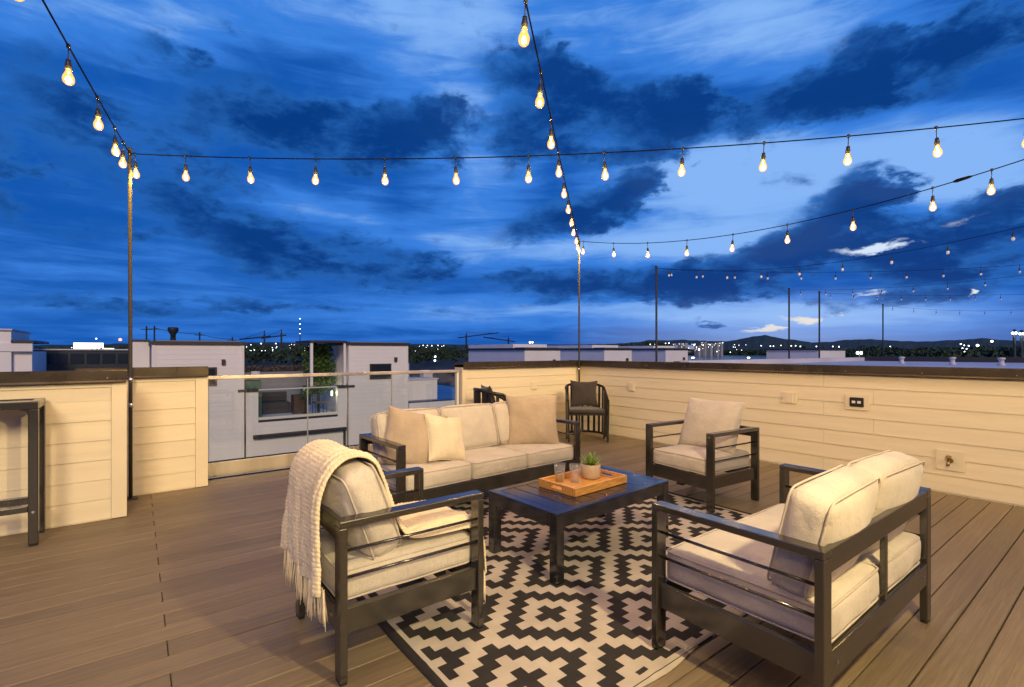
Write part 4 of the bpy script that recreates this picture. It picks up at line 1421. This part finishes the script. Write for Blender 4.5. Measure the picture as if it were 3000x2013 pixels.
MB().box(3.221, 5.819, FY + 0.10, FY + 0.16, 0.0, 0.035).build("top_rail", white_p, tr)
MB().box(3.221, 5.819, FY + 0.08, FY + 0.18, -1.058, -0.90).build("base_shoe", white_p, tr)
MB().box(3.221, 5.819, FY + 0.02, FY + 0.075, -1.058, -0.985).build("sill", far_cap, tr)
for a, b2 in ((3.23, 4.51), (4.53, 5.81)):
    MB().box(a, b2, FY + 0.124, FY + 0.136, -0.899, -0.002).build("glass_panel", rail_glass, tr)
MB().box(2.90, 6.10, FY + 5.2, FY + 5.4, -1.058, 0.42).build("rear_parapet", roof_m, tr)
gt = MB()
gt.box(3.05, 6.08, FY - 0.17, FY - 0.05, -1.56, -1.45)
gt.build("gutter", far_cap, tr)
MB().tube([(6.03, FY - 0.10, -1.48), (6.03, FY - 0.10, -9.9)], 0.045, 8).build("downpipe", far_cap, tr)

ps = thing("patio_sofa", "dark wicker sofa behind the terrace opening across the alley", "sofa", (4.0, FY + 2.6, -1.058))
MB().box(3.35, 4.75, FY + 2.2, FY + 3.0, -1.058, -0.64).build("base", wicker_m, ps, bevel=0.03)
MB().box(3.35, 4.75, FY + 2.85, FY + 3.05, -0.638, -0.28).build("backrest", wicker_m, ps, bevel=0.03)
MB().box(3.30, 3.48, FY + 2.2, FY + 2.84, -0.638, -0.46).build("armrest", wicker_m, ps, bevel=0.03)
fl = thing("floor_lamp", "floor lamp with a pale square shade on the terrace across the alley", "lamp", (5.08, FY + 1.4, -1.058))
MB().tube([(5.08, FY + 1.4, -1.05), (5.08, FY + 1.4, -0.28)], 0.018, 8).build("stem", far_cap, fl)
MB().lathe([(0.14, 0), (0.14, 0.015)], 16, (5.08, FY + 1.4, -1.058)).build("base", far_cap, fl)
MB().box(4.92, 5.24, FY + 1.24, FY + 1.56, -0.29, -0.05).build("shade", white_p, fl, bevel=0.01)
cb = thing("patio_cabinet", "brown cabinet under the lamp on the terrace across the alley", "cabinet", (5.0, FY + 1.9, -1.058))
MB().box(4.72, 5.22, FY + 1.7, FY + 2.1, -1.058, -0.35).build("body", mat("brown cabinet", (0.10, 0.045, 0.025), 0.6, var=0.2, var_scale=4), cb, bevel=0.01)
MB().box(4.735, 4.965, FY + 1.685, FY + 1.699, -1.03, -0.38).build("door", MATS["brown cabinet"], cb, bevel=0.004)
MB().box(4.975, 5.205, FY + 1.685, FY + 1.699, -1.03, -0.38).build("door", MATS["brown cabinet"], cb, bevel=0.004)
tl_ = thing("terrace_wall_lamp", "bright lit wall lamp at the right end of the terrace opening across the alley", "wall lamp", (5.78, FY + 0.5, -0.25))
MB().box(5.80, 5.84, FY + 0.44, FY + 0.56, -0.36, -0.14).build("back_plate", far_cap, tl_)
MB().tube([(5.76, FY + 0.5, -0.34), (5.76, FY + 0.5, -0.16)], 0.035, 10).build("lamp_glass", emitter("terrace lamp", (1.0, 0.88, 0.55), 5.0, False), tl_)
ld = bpy.data.lights.new("terrace_light", "POINT"); ld.energy = 14; ld.color = (1, 0.85, 0.5); ld.shadow_soft_size = 0.04
lo = bpy.data.objects.new("terrace_light", ld); COL.objects.link(lo); lo.parent = tl_; lo.location = (-0.10, 0, 0)
bcx = 5.45
bc = thing("bistro_chair", "dark bistro chair beside the wall lamp on the terrace across the alley", "chair", (bcx, FY + 0.95, -1.058))
for dx in (-0.2, 0.2):
    for dy in (-0.2, 0.2):
        MB().tube([(bcx + dx, FY + 0.95 + dy, -1.058), (bcx + dx, FY + 0.95 + dy, -0.62 if dy < 0 else -0.18)], 0.014, 6).build("leg", wicker_m, bc)
MB().box(bcx - 0.22, bcx + 0.22, FY + 0.73, FY + 1.17, -0.62, -0.57).build("seat", wicker_m, bc, bevel=0.01)
for zz in (-0.48, -0.38, -0.28, -0.20):
    MB().tube([(bcx - 0.2, FY + 1.15, zz), (bcx + 0.2, FY + 1.15, zz)], 0.010, 6).build("back_bar", wicker_m, bc)
pl_ = thing("planter", "faded green planter box on the terrace parapet's left corner", "planter", (3.08, FY + 0.75, -0.25))
MB().box(2.92, 3.40, FY + 0.45, FY + 0.9, -1.058, 0.30).build("body", planter_m, pl_, bevel=0.02)
MB().box(2.95, 3.37, FY + 0.48, FY + 0.87, 0.301, 0.33).build("soil", soil_m, pl_)
MB().tube([(3.25, FY + 0.66, 0.32), (3.25, FY + 0.66, 0.62)], 0.14, 10).build("pale_pot", pale_roof, pl_)


def leaf_cloud(mb, c, rad, n, size, squash=1.0, rng=random):
    for _ in range(n):
        v = Vector((rng.gauss(0, 1), rng.gauss(0, 1), rng.gauss(0, 1)))
        v = v.normalized() * (rng.random() ** 0.45)
        p = Vector(c) + Vector((v.x * rad[0], v.y * rad[1], v.z * rad[2]))
        a = Vector((rng.gauss(0, 1), rng.gauss(0, 1), rng.gauss(0, 1))).normalized()
        b_ = a.orthogonal().normalized()
        c_ = a.cross(b_)
        s_ = size * rng.uniform(0.6, 1.3)
        mb.add([p - b_ * s_, p + c_ * s_ * 0.5, p + b_ * s_, p - c_ * s_ * 0.5], [(0, 1, 2, 3)])
    return mb


hd = thing("hedge", "low brown dry hedge along the back of the far terrace", "hedge", (4.4, FY + 5.4, 0.42))
mb = MB()
for i in range(90):
    x = 3.0 + 3.0 * i / 89
    leaf_cloud(mb, (x, FY + 5.3, 0.56), (0.10, 0.16, 0.15), 24, 0.05)
tag(mb.build("foliage", hedge_m, hd, recalc=False), kind="stuff")

cp = thing("canopy", "flat dark canopy on a white post joined to the second stair tower", "canopy", (5.6, FY + 0.8, 1.6))
MB().box(4.86, 6.145, FY - 0.02, FY + 2.0, 1.62, 1.69).build("roof", far_cap, cp)
MB().box(4.88, 4.97, FY + 0.05, FY + 0.14, 0.061, 1.618).build("post", far_siding, cp)
MB().box(6.05, 6.13, FY + 0.05, FY + 0.13, 0.061, 1.618).build("post", far_siding, cp)
iv = thing("ivy_screen", "dense dark green ivy screen under the flat canopy", "climbing plant", (5.5, FY + 1.2, -0.9))
mb = MB()
for _k in range(40):
    leaf_cloud(mb, (random.uniform(5.02, 5.98), FY + 1.2 + random.uniform(-0.15, 0.15), random.uniform(-0.3, 1.42)), (0.22, 0.25, 0.24), 130, 0.055)
leaf_cloud(mb, (5.3, FY + 1.2, 1.1), (0.42, 0.30, 0.5), 900, 0.055)
leaf_cloud(mb, (5.75, FY + 1.1, 0.9), (0.32, 0.30, 0.72), 900, 0.055)
tag(mb.build("foliage", ivy_m, iv, recalc=False), kind="stuff")
MB().tube([(5.5, FY + 1.25, -1.05), (5.48, FY + 1.2, 0.3), (5.55, FY + 1.2, 1.2)], [0.05, 0.04, 0.02], 8).build("stem", bark_m, iv)

# low roof between the second and third tower
lr = thing("low_roof_building", "low building with a sheet roof coloured sky-reflection blue seen through the railing's right panel", "building", (11.5, 24, -10))
MB().box(8.62, 14.45, FY, 31, -10, -0.75).build("wall", far_siding, lr)
MB().box(8.60, 14.47, FY - 0.03, 31.05, -0.748, -0.70).build("roof", sky_tint_roof, lr)
MB().box(8.60, 14.47, 30.2, 31.06, -0.698, 0.55).build("rear_parapet", pale_roof, lr)
MB().box(8.60, 14.47, 30.1, 31.1, 0.552, 0.68).build("coping", far_cap, lr)
vb = thing("roof_vent_box", "white square vent hood on the sky-tinted roof beside the railing end", "vent", (11.2, 21.5, -0.69))
MB().box(10.95, 11.45, 21.3, 21.7, -0.05, 0.40).build("hood", pale_roof, vb, bevel=0.03)
MB().box(11.08, 11.32, 21.4, 21.6, -0.698, -0.052).build("neck", pale_roof, vb)
sw_ = thing("stair_wall", "pale low stair wall with a flat cap beside the second tower", "wall", (9.3, FY + 1.0, -0.7))
MB().box(8.65, 10.1, FY + 0.4, FY + 1.6, -0.698, 0.12).build("body", far_siding, sw_)
MB().box(8.63, 10.14, FY + 0.36, FY + 1.64, 0.122, 0.18).build("cap", pale_roof, sw_)

# ---------------------------------------------------------------- left background buildings
b1 = thing("white_roof_block", "white stepped roof block at the left edge of the skyline", "building", (-6, 28, -10))
MB().box(-9.5, -3.70, 26.0, 30.0, -10, 2.08).build("tall_wall", far_siding, b1)
MB().box(-3.69, -3.16, 26.2, 30.0, -10, 1.30).build("step_wall", far_siding, b1)
MB().box(-9.55, -3.12, 25.95, 26.19, 1.30, 1.62).build("front_band", far_siding, b1)
MB().box(-3.695, -3.08, 25.9, 30.1, 1.622, 1.72).build("coping", far_cap, b1)
MB().box(-9.6, -3.66, 25.9, 30.1, 2.082, 2.14).build("top_coping", pale_roof, b1)
b2_ = thing("dark_roof_building", "long dark building with a pale roof edge behind the far left parapet", "building", (-1.4, 33, -10))
MB().box(-3.9, 1.2, 31.0, 37.0, -10, 1.36).build("wall", darkwall, b2_)
MB().box(-3.95, 1.25, 30.9, 37.1, 1.362, 1.42).build("coping", pale_roof, b2_)
for i in range(8):
    x = -3.6 + i * 0.58
    f = MB().box(x, x + 0.48, 30.955, 30.99, 0.72, 1.20).build("window", dark_glass, b2_)
wt = thing("white_penthouse", "small pale block just left of the first stair tower", "building", (0.2, 21, -10))
MB().box(-0.08, 0.36, 20.0, 23.0, -10, 1.62).build("wall", far_siding, wt)
MB().box(-0.12, 0.365, 19.95, 23.05, 1.622, 1.68).build("coping", far_cap, wt)

# ================================================================== NEIGHBOUR ROOFS ON THIS SIDE (right)
nr = thing("neighbour_roof", "pale flat neighbouring roof just beyond the long right parapet", "building", (16, 1.0, -10))
MB().box(6.9, 30.0, -8.0, 6.0, -10, 0.985).build("roof", pale_roof, nr)
MB().box(19.0, 19.3, -8.0, 5.9, 0.987, 1.13).build("coping", far_cap, nr)
MB().box(9.0, 19.0, 5.8, 6.02, 0.987, 1.10).build("edge_coping", pale_roof, nr)
for x, y_, lb in ((15.2, 3.85, "short white vent pipe on the neighbouring roof, nearest the floodlights"), (15.0, 2.85, "short white vent pipe on the neighbouring roof, middle one of three"), (14.7, 2.0, "short white vent pipe on the neighbouring roof, nearest the right edge")):
    v = thing("roof_vent", lb, "vent pipe", (x, y_, 0.985), 0, "white vent pipes on the neighbouring roof")
    MB().lathe([(0.07, 0), (0.065, 0.03), (0.045, 0.04), (0.045, 0.13), (0.065, 0.135), (0.065, 0.17), (0.0, 0.18)], 12).build("pipe", pale_roof, v, local=True)
np_ = thing("neighbour_stair_house", "lilac white stair house on the neighbouring roofs, right of the distant dome", "building", (25.5, 10.2, -10))
MB().box(24.0, 27.0, 9.03, 11.32, -10, 1.36).build("wall", far_siding, np_)
MB().box(23.94, 27.06, 8.97, 11.38, 1.362, 1.43).build("coping", far_cap, np_)
np2 = thing("neighbour_flat_roof", "flat roof with a dark edge beneath the neighbouring light poles", "building", (15, 9, -10))
MB().box(6.9, 23.9, 6.05, 11.0, -10, 0.70).build("roof", roof_m, np2)

GP2 = "poles of the unlit neighbouring string lights"
for (x, y_, lb) in ((8.65, 6.34, "thin pole of the unlit strings, nearest the corner pole on its right"), (14.62, 6.27, "thin pole above the left part of the lilac stair house"),
                    (16.09, 6.05, "thin pole above the right edge of the lilac stair house"), (22.3, 6.22, "thin short pole farthest right, beyond the floodlights")):
    pole(x, y_, 3.05, lb, (0, 0), (), False, 0.022, GP2, 0.70)
GS2 = "unlit string lights over the neighbouring roofs"
US = [((8.65, 6.34, 3.03), (8.72, -0.2, 3.05), 0.36, "unlit globe string rising steeply to the right from the nearest neighbouring pole"),
      ((8.65, 6.34, 3.03), (14.6, -0.2, 3.05), 0.20, "unlit globe string crossing the middle neighbouring roof diagonally"),
      ((14.62, 6.27, 3.03), (14.7, -0.2, 3.05), 0.20, "unlit globe string from the pole above the lilac stair house"),
      ((16.09, 6.05, 3.03), (22.2, -0.6, 3.05), 0.16, "unlit globe string from the pole at the lilac stair house's right edge"),
      ((22.3, 6.22, 3.03), (22.5, -1.2, 3.05), 0.42, "low sagging unlit globe string from the farthest right pole")]
for A, B, sag, lb in US:
    L_ = (Vector(A) - Vector(B)).length
    string_light(lb, A, B, sag, [x / L_ for x in [0.3 + 0.62 * i for i in range(int((L_ - 0.4) / 0.62))]], False, GS2, r=0.003)

# ================================================================== DISTANT CITY


def bd(b, d, z=0.0): return Vector((d * math.cos(R(b)), d * math.sin(R(b)), z))


PROF = [(118, 0.7), (110, 0.6), (100.6, 0.61), (98.7, 0.52), (94.6, 0.62), (88.9, 0.85), (81.0, 0.95), (78.5, 1.02), (75.2, 1.0), (71.4, 0.95), (64.3, 0.92), (57.7, 0.85), (52.6, 0.86), (44.7, 0.86), (40.8, 0.93), (37.8, 1.15), (37.1, 1.34), (34.9, 1.29), (33.5, 1.35), (31.4, 1.19), (29.0, 1.13), (27.0, 1.51), (25.4, 1.77), (24.2, 1.43), (22.7, 1.21), (21.2, 0.95), (19.5, 1.0), (18.4, 1.18), (16.3, 1.18), (14.8, 1.04), (12.8, 0.92), (10.6, 1.03), (8.8, 1.15), (7.4, 0.95), (5.5, 0.84), (2.9, 0.8), (-8, 0.9), (-20, 0.7)]


def prof_at(b):
    for (b0, e0), (b1_, e1) in zip(PROF, PROF[1:]):
        if b0 >= b >= b1_: return e0 + (e1 - e0) * (b0 - b) / (b0 - b1_)
    return 0.7


NB_ = 560
DIST = 2700.0


def hill_pt(i, j):
    b = 118 - 138 * i / (NB_ - 1)
    e = prof_at(b) + 0.05 * noise.noise(Vector((b * 1.3, 0, 0))) + 0.035 * noise.noise(Vector((b * 6, 3, 0)))
    top_ = DIST * math.tan(R(e)) + CAM_H
    f = (0.0, 0.35, 0.7, 0.9, 1.0, 0.75, 0.2, 0.0)[j]
    dd = (1900, 2150, 2400, 2560, DIST, 2900, 3300, 3600)[j]
    z = -10.2 + (top_ + 10.2) * f
    if j in (1, 2, 3): z += 5 * noise.noise(Vector((b * 5, j * 2.0, 0)))
    return bd(b, dd, z)


tag(MB().grid(hill_pt, NB_, 8, False).build("hills", hill_m), kind="structure")
# the lake
lk = MB()
lk.add([bd(b, d, -9.96) for b, d in ((34.5, 640), (24.5, 640), (22.0, 1500), (25, 1880), (33.5, 1880), (35, 1400))], [(0, 1, 2, 3, 4, 5)])
tag(lk.build("water", lake_m), kind="structure")

# tree masses of the near city
tm = MB()
rt = random.Random(5)
for k_ in range(1500):
    far = k_ < 260
    if far:
        b, d = rt.uniform(22, 35.5), rt.uniform(1888, 1990)
        top_ = CAM_H + d * math.tan(R(rt.uniform(0.05, 0.32))); r_ = rt.uniform(7, 13)
    else:
        b = rt.choice([rt.uniform(40, 118), rt.uniform(60, 104), rt.uniform(-5, 22), rt.uniform(22, 40)])
        d = rt.uniform(380, 950)
        if 22.5 < b < 35: continue
        lim = prof_at(b) * (0.96 if 34 < b else 0.55)
        top_ = CAM_H + d * math.tan(R(lim * rt.uniform(0.35, 1.0))); r_ = d * 0.0075 * rt.uniform(0.6, 1.4)
    c_ = bd(b, d, top_ - r_)
    leaf_cloud(tm, c_, (r_ * 1.2, r_ * 1.2, r_), 44, r_ * 0.34, rng=rt)
    leaf_cloud(tm, c_ - Vector((0, 0, r_ * 1.1)), (r_ * 1.3, r_ * 1.3, r_), 26, r_ * 0.5, rng=rt)
tag(tm.build("treeline", tree_m, recalc=False), label="dark tree masses of the city below the skyline", kind="stuff")


def tree(label, b, d, ztop, r_, seed):
    rg_ = random.Random(seed)
    base = bd(b, d, -10)
    t_ = thing("tree", label, "tree", tuple(base), 0, "dark trees near the right edge")
    h = ztop + 10
    MB().tube([base, base + Vector((0.1, 0, h * 0.35)), base + Vector((0.2, 0.1, h * 0.6))], [0.5, 0.38, 0.2], 8).build("trunk", bark_m, t_)
    mb_ = MB()
    for k_ in range(16):
        o = Vector((rg_.uniform(-1, 1), rg_.uniform(-1, 1), rg_.uniform(-0.8, 1))) * r_ * 0.62
        leaf_cloud(mb_, base + Vector((0, 0, h - r_ * 1.05)) + o, (r_ * 0.42, r_ * 0.42, r_ * 0.36), 150, 0.55, rng=rg_)
    mb_.build("crown", tree_m, t_, recalc=False)


tree("tall dark tree right of the cluster of white lights near the right edge", 7.9, 90, 1.9, 5.5, 1)
tree("low dark tree between the white light cluster and the right edge", 9.2, 100, 1.3, 5.0, 2)
tree("dark tree at the far right edge beneath the two bright lamps", 6.0, 80, 1.4, 4.2, 3)


def street_lamp(b, e, d, m, s, label, group, pole_=True):
    z = CAM_H + d * math.tan(R(e))
    base = bd(b, d, -9.9)
    t_ = thing("street_lamp", label, "street lamp", tuple(base), 0, group)
    key = (m.name, round(s, 2))
    MB().tube([base, Vector((base.x, base.y, z))], max(0.025, d * 0.00005), 5).build("post", crane_m, t_)
    MB().lathe([(0, -s), (s * 0.7, -s * 0.7), (s, 0), (s * 0.7, s * 0.7), (0, s)], 8, (base.x, base.y, z)).build("lantern", m, t_)
    return t_


LAMPS = [(97.72, 1.26, 2.2, 1), (97.06, 0.91, 1.1, 0), (96.38, 0.83, 0.9, 0), (92.79, 1.18, 1.0, 0), (91.12, 1.12, 2.2, 2), (90.24, 0.91, 0.8, 0), (89.63, 0.89, 0.8, 0), (80.95, 0.85, 0.8, 0), (80.55, 0.74, 0.7, 0), (79.61, 0.86, 1.0, 1), (78.23, 0.88, 1.0, 1),
         (76.46, 0.76, 0.9, 2), (75.02, 0.59, 0.7, 0), (62.82, 0.74, 0.9, 0), (62.35, 0.74, 0.9, 1), (61.85, 0.71, 0.9, 0), (61.15, 0.75, 0.9, 1), (60.49, 0.71, 0.7, 0), (61.46, -0.55, 1.8, 0), (61.5, -1.0, 2.0, 0), (50.49, 1.11, 2.2, 1), (50.21, 1.11, 1.8, 1),
         (36.9, 0.84, 1.0, 1), (35.26, 0.95, 0.9, 1), (34.9, 0.98, 0.9, 0), (32.27, 0.78, 1.4, 0), (31.78, 0.26, 1.6, 0), (31.37, 0.74, 0.9, 1), (30.68, 0.77, 0.9, 1), (29.42, 0.99, 0.8, 0), (30.0, 0.04, 0.8, 0), (28.66, -0.04, 0.8, 0),
         (25.74, 0.64, 0.8, 0), (24.89, 0.6, 0.9, 0), (24.61, 0.6, 0.8, 0), (23.93, 0.66, 0.8, 1), (23.02, 0.62, 0.9, 0), (22.63, 0.62, 0.9, 1), (22.22, 0.55, 0.9, 0), (20.85, 0.54, 0.9, 0), (19.49, 0.53, 0.9, 0), (18.99, 0.5, 0.9, 0),
         (15.05, 0.5, 0.7, 0), (10.23, 0.68, 0.9, 0), (10.12, 0.32, 0.8, 0), (10.01, 0.56, 0.8, 0), (9.86, 0.26, 0.8, 0), (9.99, 0.03, 0.7, 0), (9.73, 0.52, 0.9, 0), (9.18, 0.55, 1.8, 1), (8.31, 0.88, 1.6, 1)]
for (b, e, s, c) in LAMPS:
    d = 372.0
    street_lamp(b, e, d, (lamp_white, lamp_warm, lamp_red)[c], 0.38 * s, ("small cold white lamp among the distant city lights", "small warm lamp among the distant city lights", "small red lamp among the distant city lights")[c],
                ("distant cold white city lamps", "distant warm city lamps", "distant red city lamps")[c])
rl = random.Random(11)
for _ in range(80):
    b = rl.choice([rl.uniform(72, 82), rl.uniform(56, 82), rl.uniform(84, 98), rl.uniform(27, 38), rl.uniform(27, 37)])
    e = prof_at(b) * rl.uniform(0.1, 0.8)
    c = rl.choice([0, 0, 1])
    street_lamp(b, e, 374.0, (lamp_white, lamp_warm)[c], rl.uniform(0.13, 0.24), ("small cold white lamp among the distant city lights", "small warm lamp among the distant city lights")[c], ("distant cold white city lamps", "distant warm city lamps")[c])


def floodlight(b, e, d, s, label):
    z = CAM_H + d * math.tan(R(e))
    base = bd(b, d, -9.9)
    t_ = thing("floodlight_mast", label, "floodlight", tuple(base))
    MB().tube([base, Vector((base.x, base.y, z + 0.4))], 0.14, 6).build("mast", crane_m, t_)
    dr = Vector((-base.x, -base.y, 0)).normalized(); sd = Vector((-dr.y, dr.x, 0))
    M = Matrix.Identity(4); M.col[0][:3] = sd; M.col[1][:3] = dr; M.col[2][:3] = (0, 0, 1); M.col[3][:3] = (base.x, base.y, z)
    MB().obox(M, s * 1.15, 0.10, s * 0.85).build("housing", crane_m, t_)
    for k_ in (-1, 1):
        c_ = M @ Vector((k_ * s * 0.55, 0.13, 0))
        MB().lathe([(0, -s * 0.5), (s * 0.36, -s * 0.36), (s * 0.5, 0), (s * 0.36, s * 0.36), (0, s * 0.5)], 12, tuple(c_ + dr * s * 0.35)).build("lens", flood_m, t_)
    return t_


floodlight(17.37, -0.10, 150, 0.62, "brightest white floodlight, right of the lilac stair house")
floodlight(19.29, -0.30, 150, 0.52, "second white floodlight, just left of the brightest one")
floodlight(18.52, 0.25, 170, 0.30, "small floodlight between and above the two bright floodlights")
floodlight(20.28, -0.60, 150, 0.30, "low floodlight at the right corner of the lilac stair house")
floodlight(32.41, -0.63, 150, 0.34, "white floodlight over the long parapet right of the row of stair towers")
floodlight(26.92, -0.61, 150, 0.30, "white floodlight low in front of the lake, left of the lilac stair house")
floodlight(7.0, 1.53, 75, 0.22, "left one of the two bright lamps on the mast at the right edge")
floodlight(6.59, 1.46, 75, 0.22, "right one of the two bright lamps on the mast at the right edge")

# white arena roof
ar = thing("arena", "white shallow domed arena roof in front of the hills", "building", tuple(bd(33.4, 1880, -10)))
c_ = bd(33.4, 1880, 0)
MB().lathe([(58, 10.0), (57, 14.0), (50, 18.5), (38, 23.0), (20, 26.5), (0, 28.0)], 40, tuple(c_)).build("roof", dome_m, ar)
MB().lathe([(54, -10), (54, 9.98)], 40, tuple(c_)).build("wall", darkwall, ar)
# hillside houses
rh = random.Random(3)
for i in range(14):
    b = rh.uniform(29.5, 37.5); e = rh.uniform(0.55, 1.0); d = 1500
    z = CAM_H + d * math.tan(R(e)); p = bd(b, d, z)
    h_ = thing("house", "small pale house among the lights on the wooded hillside", "house", tuple(p - Vector((0, 0, 60))), 0, "pale houses on the distant hillside")
    w_ = rh.uniform(3.5, 7)
    MB().box(p.x - w_, p.x + w_, p.y - w_, p.y + w_, p.z - 60, p.z + 3).build("wall", house_m, h_)
    MB().add([(p.x - w_ - .5, p.y - w_ - .5, p.z + 3.02), (p.x + w_ + .5, p.y - w_ - .5, p.z + 3.02), (p.x + w_ + .5, p.y + w_ + .5, p.z + 3.02), (p.x - w_ - .5, p.y + w_ + .5, p.z + 3.02), (p.x, p.y - w_, p.z + 6), (p.x, p.y + w_, p.z + 6)],
             [(0, 1, 4), (2, 3, 5), (1, 2, 5, 4), (3, 0, 4, 5), (3, 2, 1, 0)]).build("roof", darkwall, h_)
    MB().box(p.x - w_ - 0.3, p.x - w_ - 0.05, p.y - 1.2, p.y + 1.2, p.z - 1.5, p.z + 1.2).build("window", win_m, h_)

# white shed on the left horizon; front and annex glow in place of floodlight
fs_ = thing("floodlit_shed", "bright floodlit white shed on the left skyline", "building", tuple(bd(93.3, 400, -10)))
p = bd(93.3, 400, 0)
MB().box(p.x - 7.4, p.x + 7.4, p.y, p.y + 10, -10, 4.2).build("wall", darkwall, fs_)
MB().box(p.x - 7.0, p.x + 7.0, p.y - 0.3, p.y - 0.02, 1.9, 6.9).build("lit_front", shed_glow_m, fs_)
MB().box(p.x + 7.2, p.x + 12.0, p.y - 0.3, p.y + 8, -10, 3.6).build("annex", shed_glow_m, fs_)

# cranes, masts and wires on the skyline


def crane(label, b, d, etop, jib_dir, jl, drop=0.0):
    z = CAM_H + d * math.tan(R(etop)); base = bd(b, d, -10)
    t_ = thing("tower_crane", label, "crane", tuple(base), 0, "tower cranes on the skyline")
    MB().box(base.x - 0.8, base.x + 0.8, base.y - 0.8, base.y + 0.8, -10, z).build("mast", crane_m, t_)
    s_ = Vector((math.sin(R(b)), -math.cos(R(b)), 0)) * jib_dir
    top_ = Vector((base.x, base.y, z - 3))
    MB().tube([top_ - s_ * jl * 0.25 + Vector((0, 0, -drop * 0.25)), top_, top_ + s_ * jl + Vector((0, 0, drop))], 0.7, 4).build("jib", crane_m, t_)
    MB().tube([top_ + Vector((0, 0, 6)), top_ + s_ * jl * 0.8 + Vector((0, 0, drop * 0.8 + 0.5))], 0.18, 4).build("tie_bar", crane_m, t_)
    MB().tube([top_, top_ + Vector((0, 0, 7))], 0.5, 4).build("peak", crane_m, t_)


crane("tower crane with a long jib reaching right, left of the corner pole", 57.9, 700, 2.0, 1, 46, 6)
crane("tower crane with its jib reaching left, just left of the corner pole", 53.0, 700, 1.55, -1, 36, 5)
crane("small crane above the trees, left of the radio mast", 79.3, 600, 1.85, -1, 24, -3)
crane("small crane above the trees, right beside the radio mast", 77.7, 600, 2.0, -1, 20, -3)
rm = thing("radio_mast", "radio mast with a column of pale lights on the skyline", "mast", tuple(bd(75.9, 900, -10)))
p = bd(75.9, 900, 0)
MB().tube([(p.x, p.y, -10), (p.x, p.y, 58)], [1.2, 0.3], 5).build("lattice", crane_m, rm)
for z in (32, 40, 48, 57):
    MB().lathe([(0, -1.1), (1.1, 0), (0, 1.1)], 6, (p.x, p.y, z)).build("beacon", lamp_white, rm)
wt_ = thing("water_tower", "dark water tower on the skyline above the first stair tower", "water tower", tuple(bd(87.15, 220, -10)))
p = bd(87.15, 220, 0)
MB().lathe([(0.0, 6.0), (0.75, 6.1), (0.85, 7.6), (1.6, 8.9), (1.75, 9.8), (1.5, 10.3), (0.0, 10.4)], 14, (p.x, p.y, 0)).build("tank", crane_m, wt_)
MB().tube([(p.x, p.y, -10), (p.x, p.y, 6.5)], 0.9, 8).build("stem", crane_m, wt_)
posts = []
for i, (b, e) in enumerate(((89.2, 2.4), (88.6, 2.45), (85.0, 1.95), (82.2, 1.5))):
    z = CAM_H + 120 * math.tan(R(e)); base = bd(b, 120, -10)
    up = thing("utility_pole", ("leftmost dark utility pole above the first stair tower's roof", "dark utility pole just left of the water tower", "dark utility pole just right of the water tower, above the first stair tower", "low dark utility pole at the right end of the wires, past the first stair tower")[i], "utility pole", tuple(base), 0, "utility poles behind the first stair tower")
    MB().tube([base, Vector((base.x, base.y, z))], 0.14, 6).build("post", crane_m, up)
    MB().box(base.x - 0.9, base.x + 0.9, base.y - 0.07, base.y + 0.07, z - 0.7, z - 0.55).build("crossarm", crane_m, up)
    posts.append(Vector((base.x, base.y, z - 0.4)))
for i, (a, b2) in enumerate(zip(posts, posts[1:])):
    w_ = thing("overhead_wire", ("short overhead wire between the two utility poles left of the water tower", "overhead wire passing the dark water tower", "overhead wire descending right from the first stair tower's roof")[i], "wire", tuple(a), 0, "wires between the utility poles")
    MB().tube([cat(a, b2, 0.25, t / 12) for t in range(13)], 0.05, 4).build("wire", crane_m, w_)
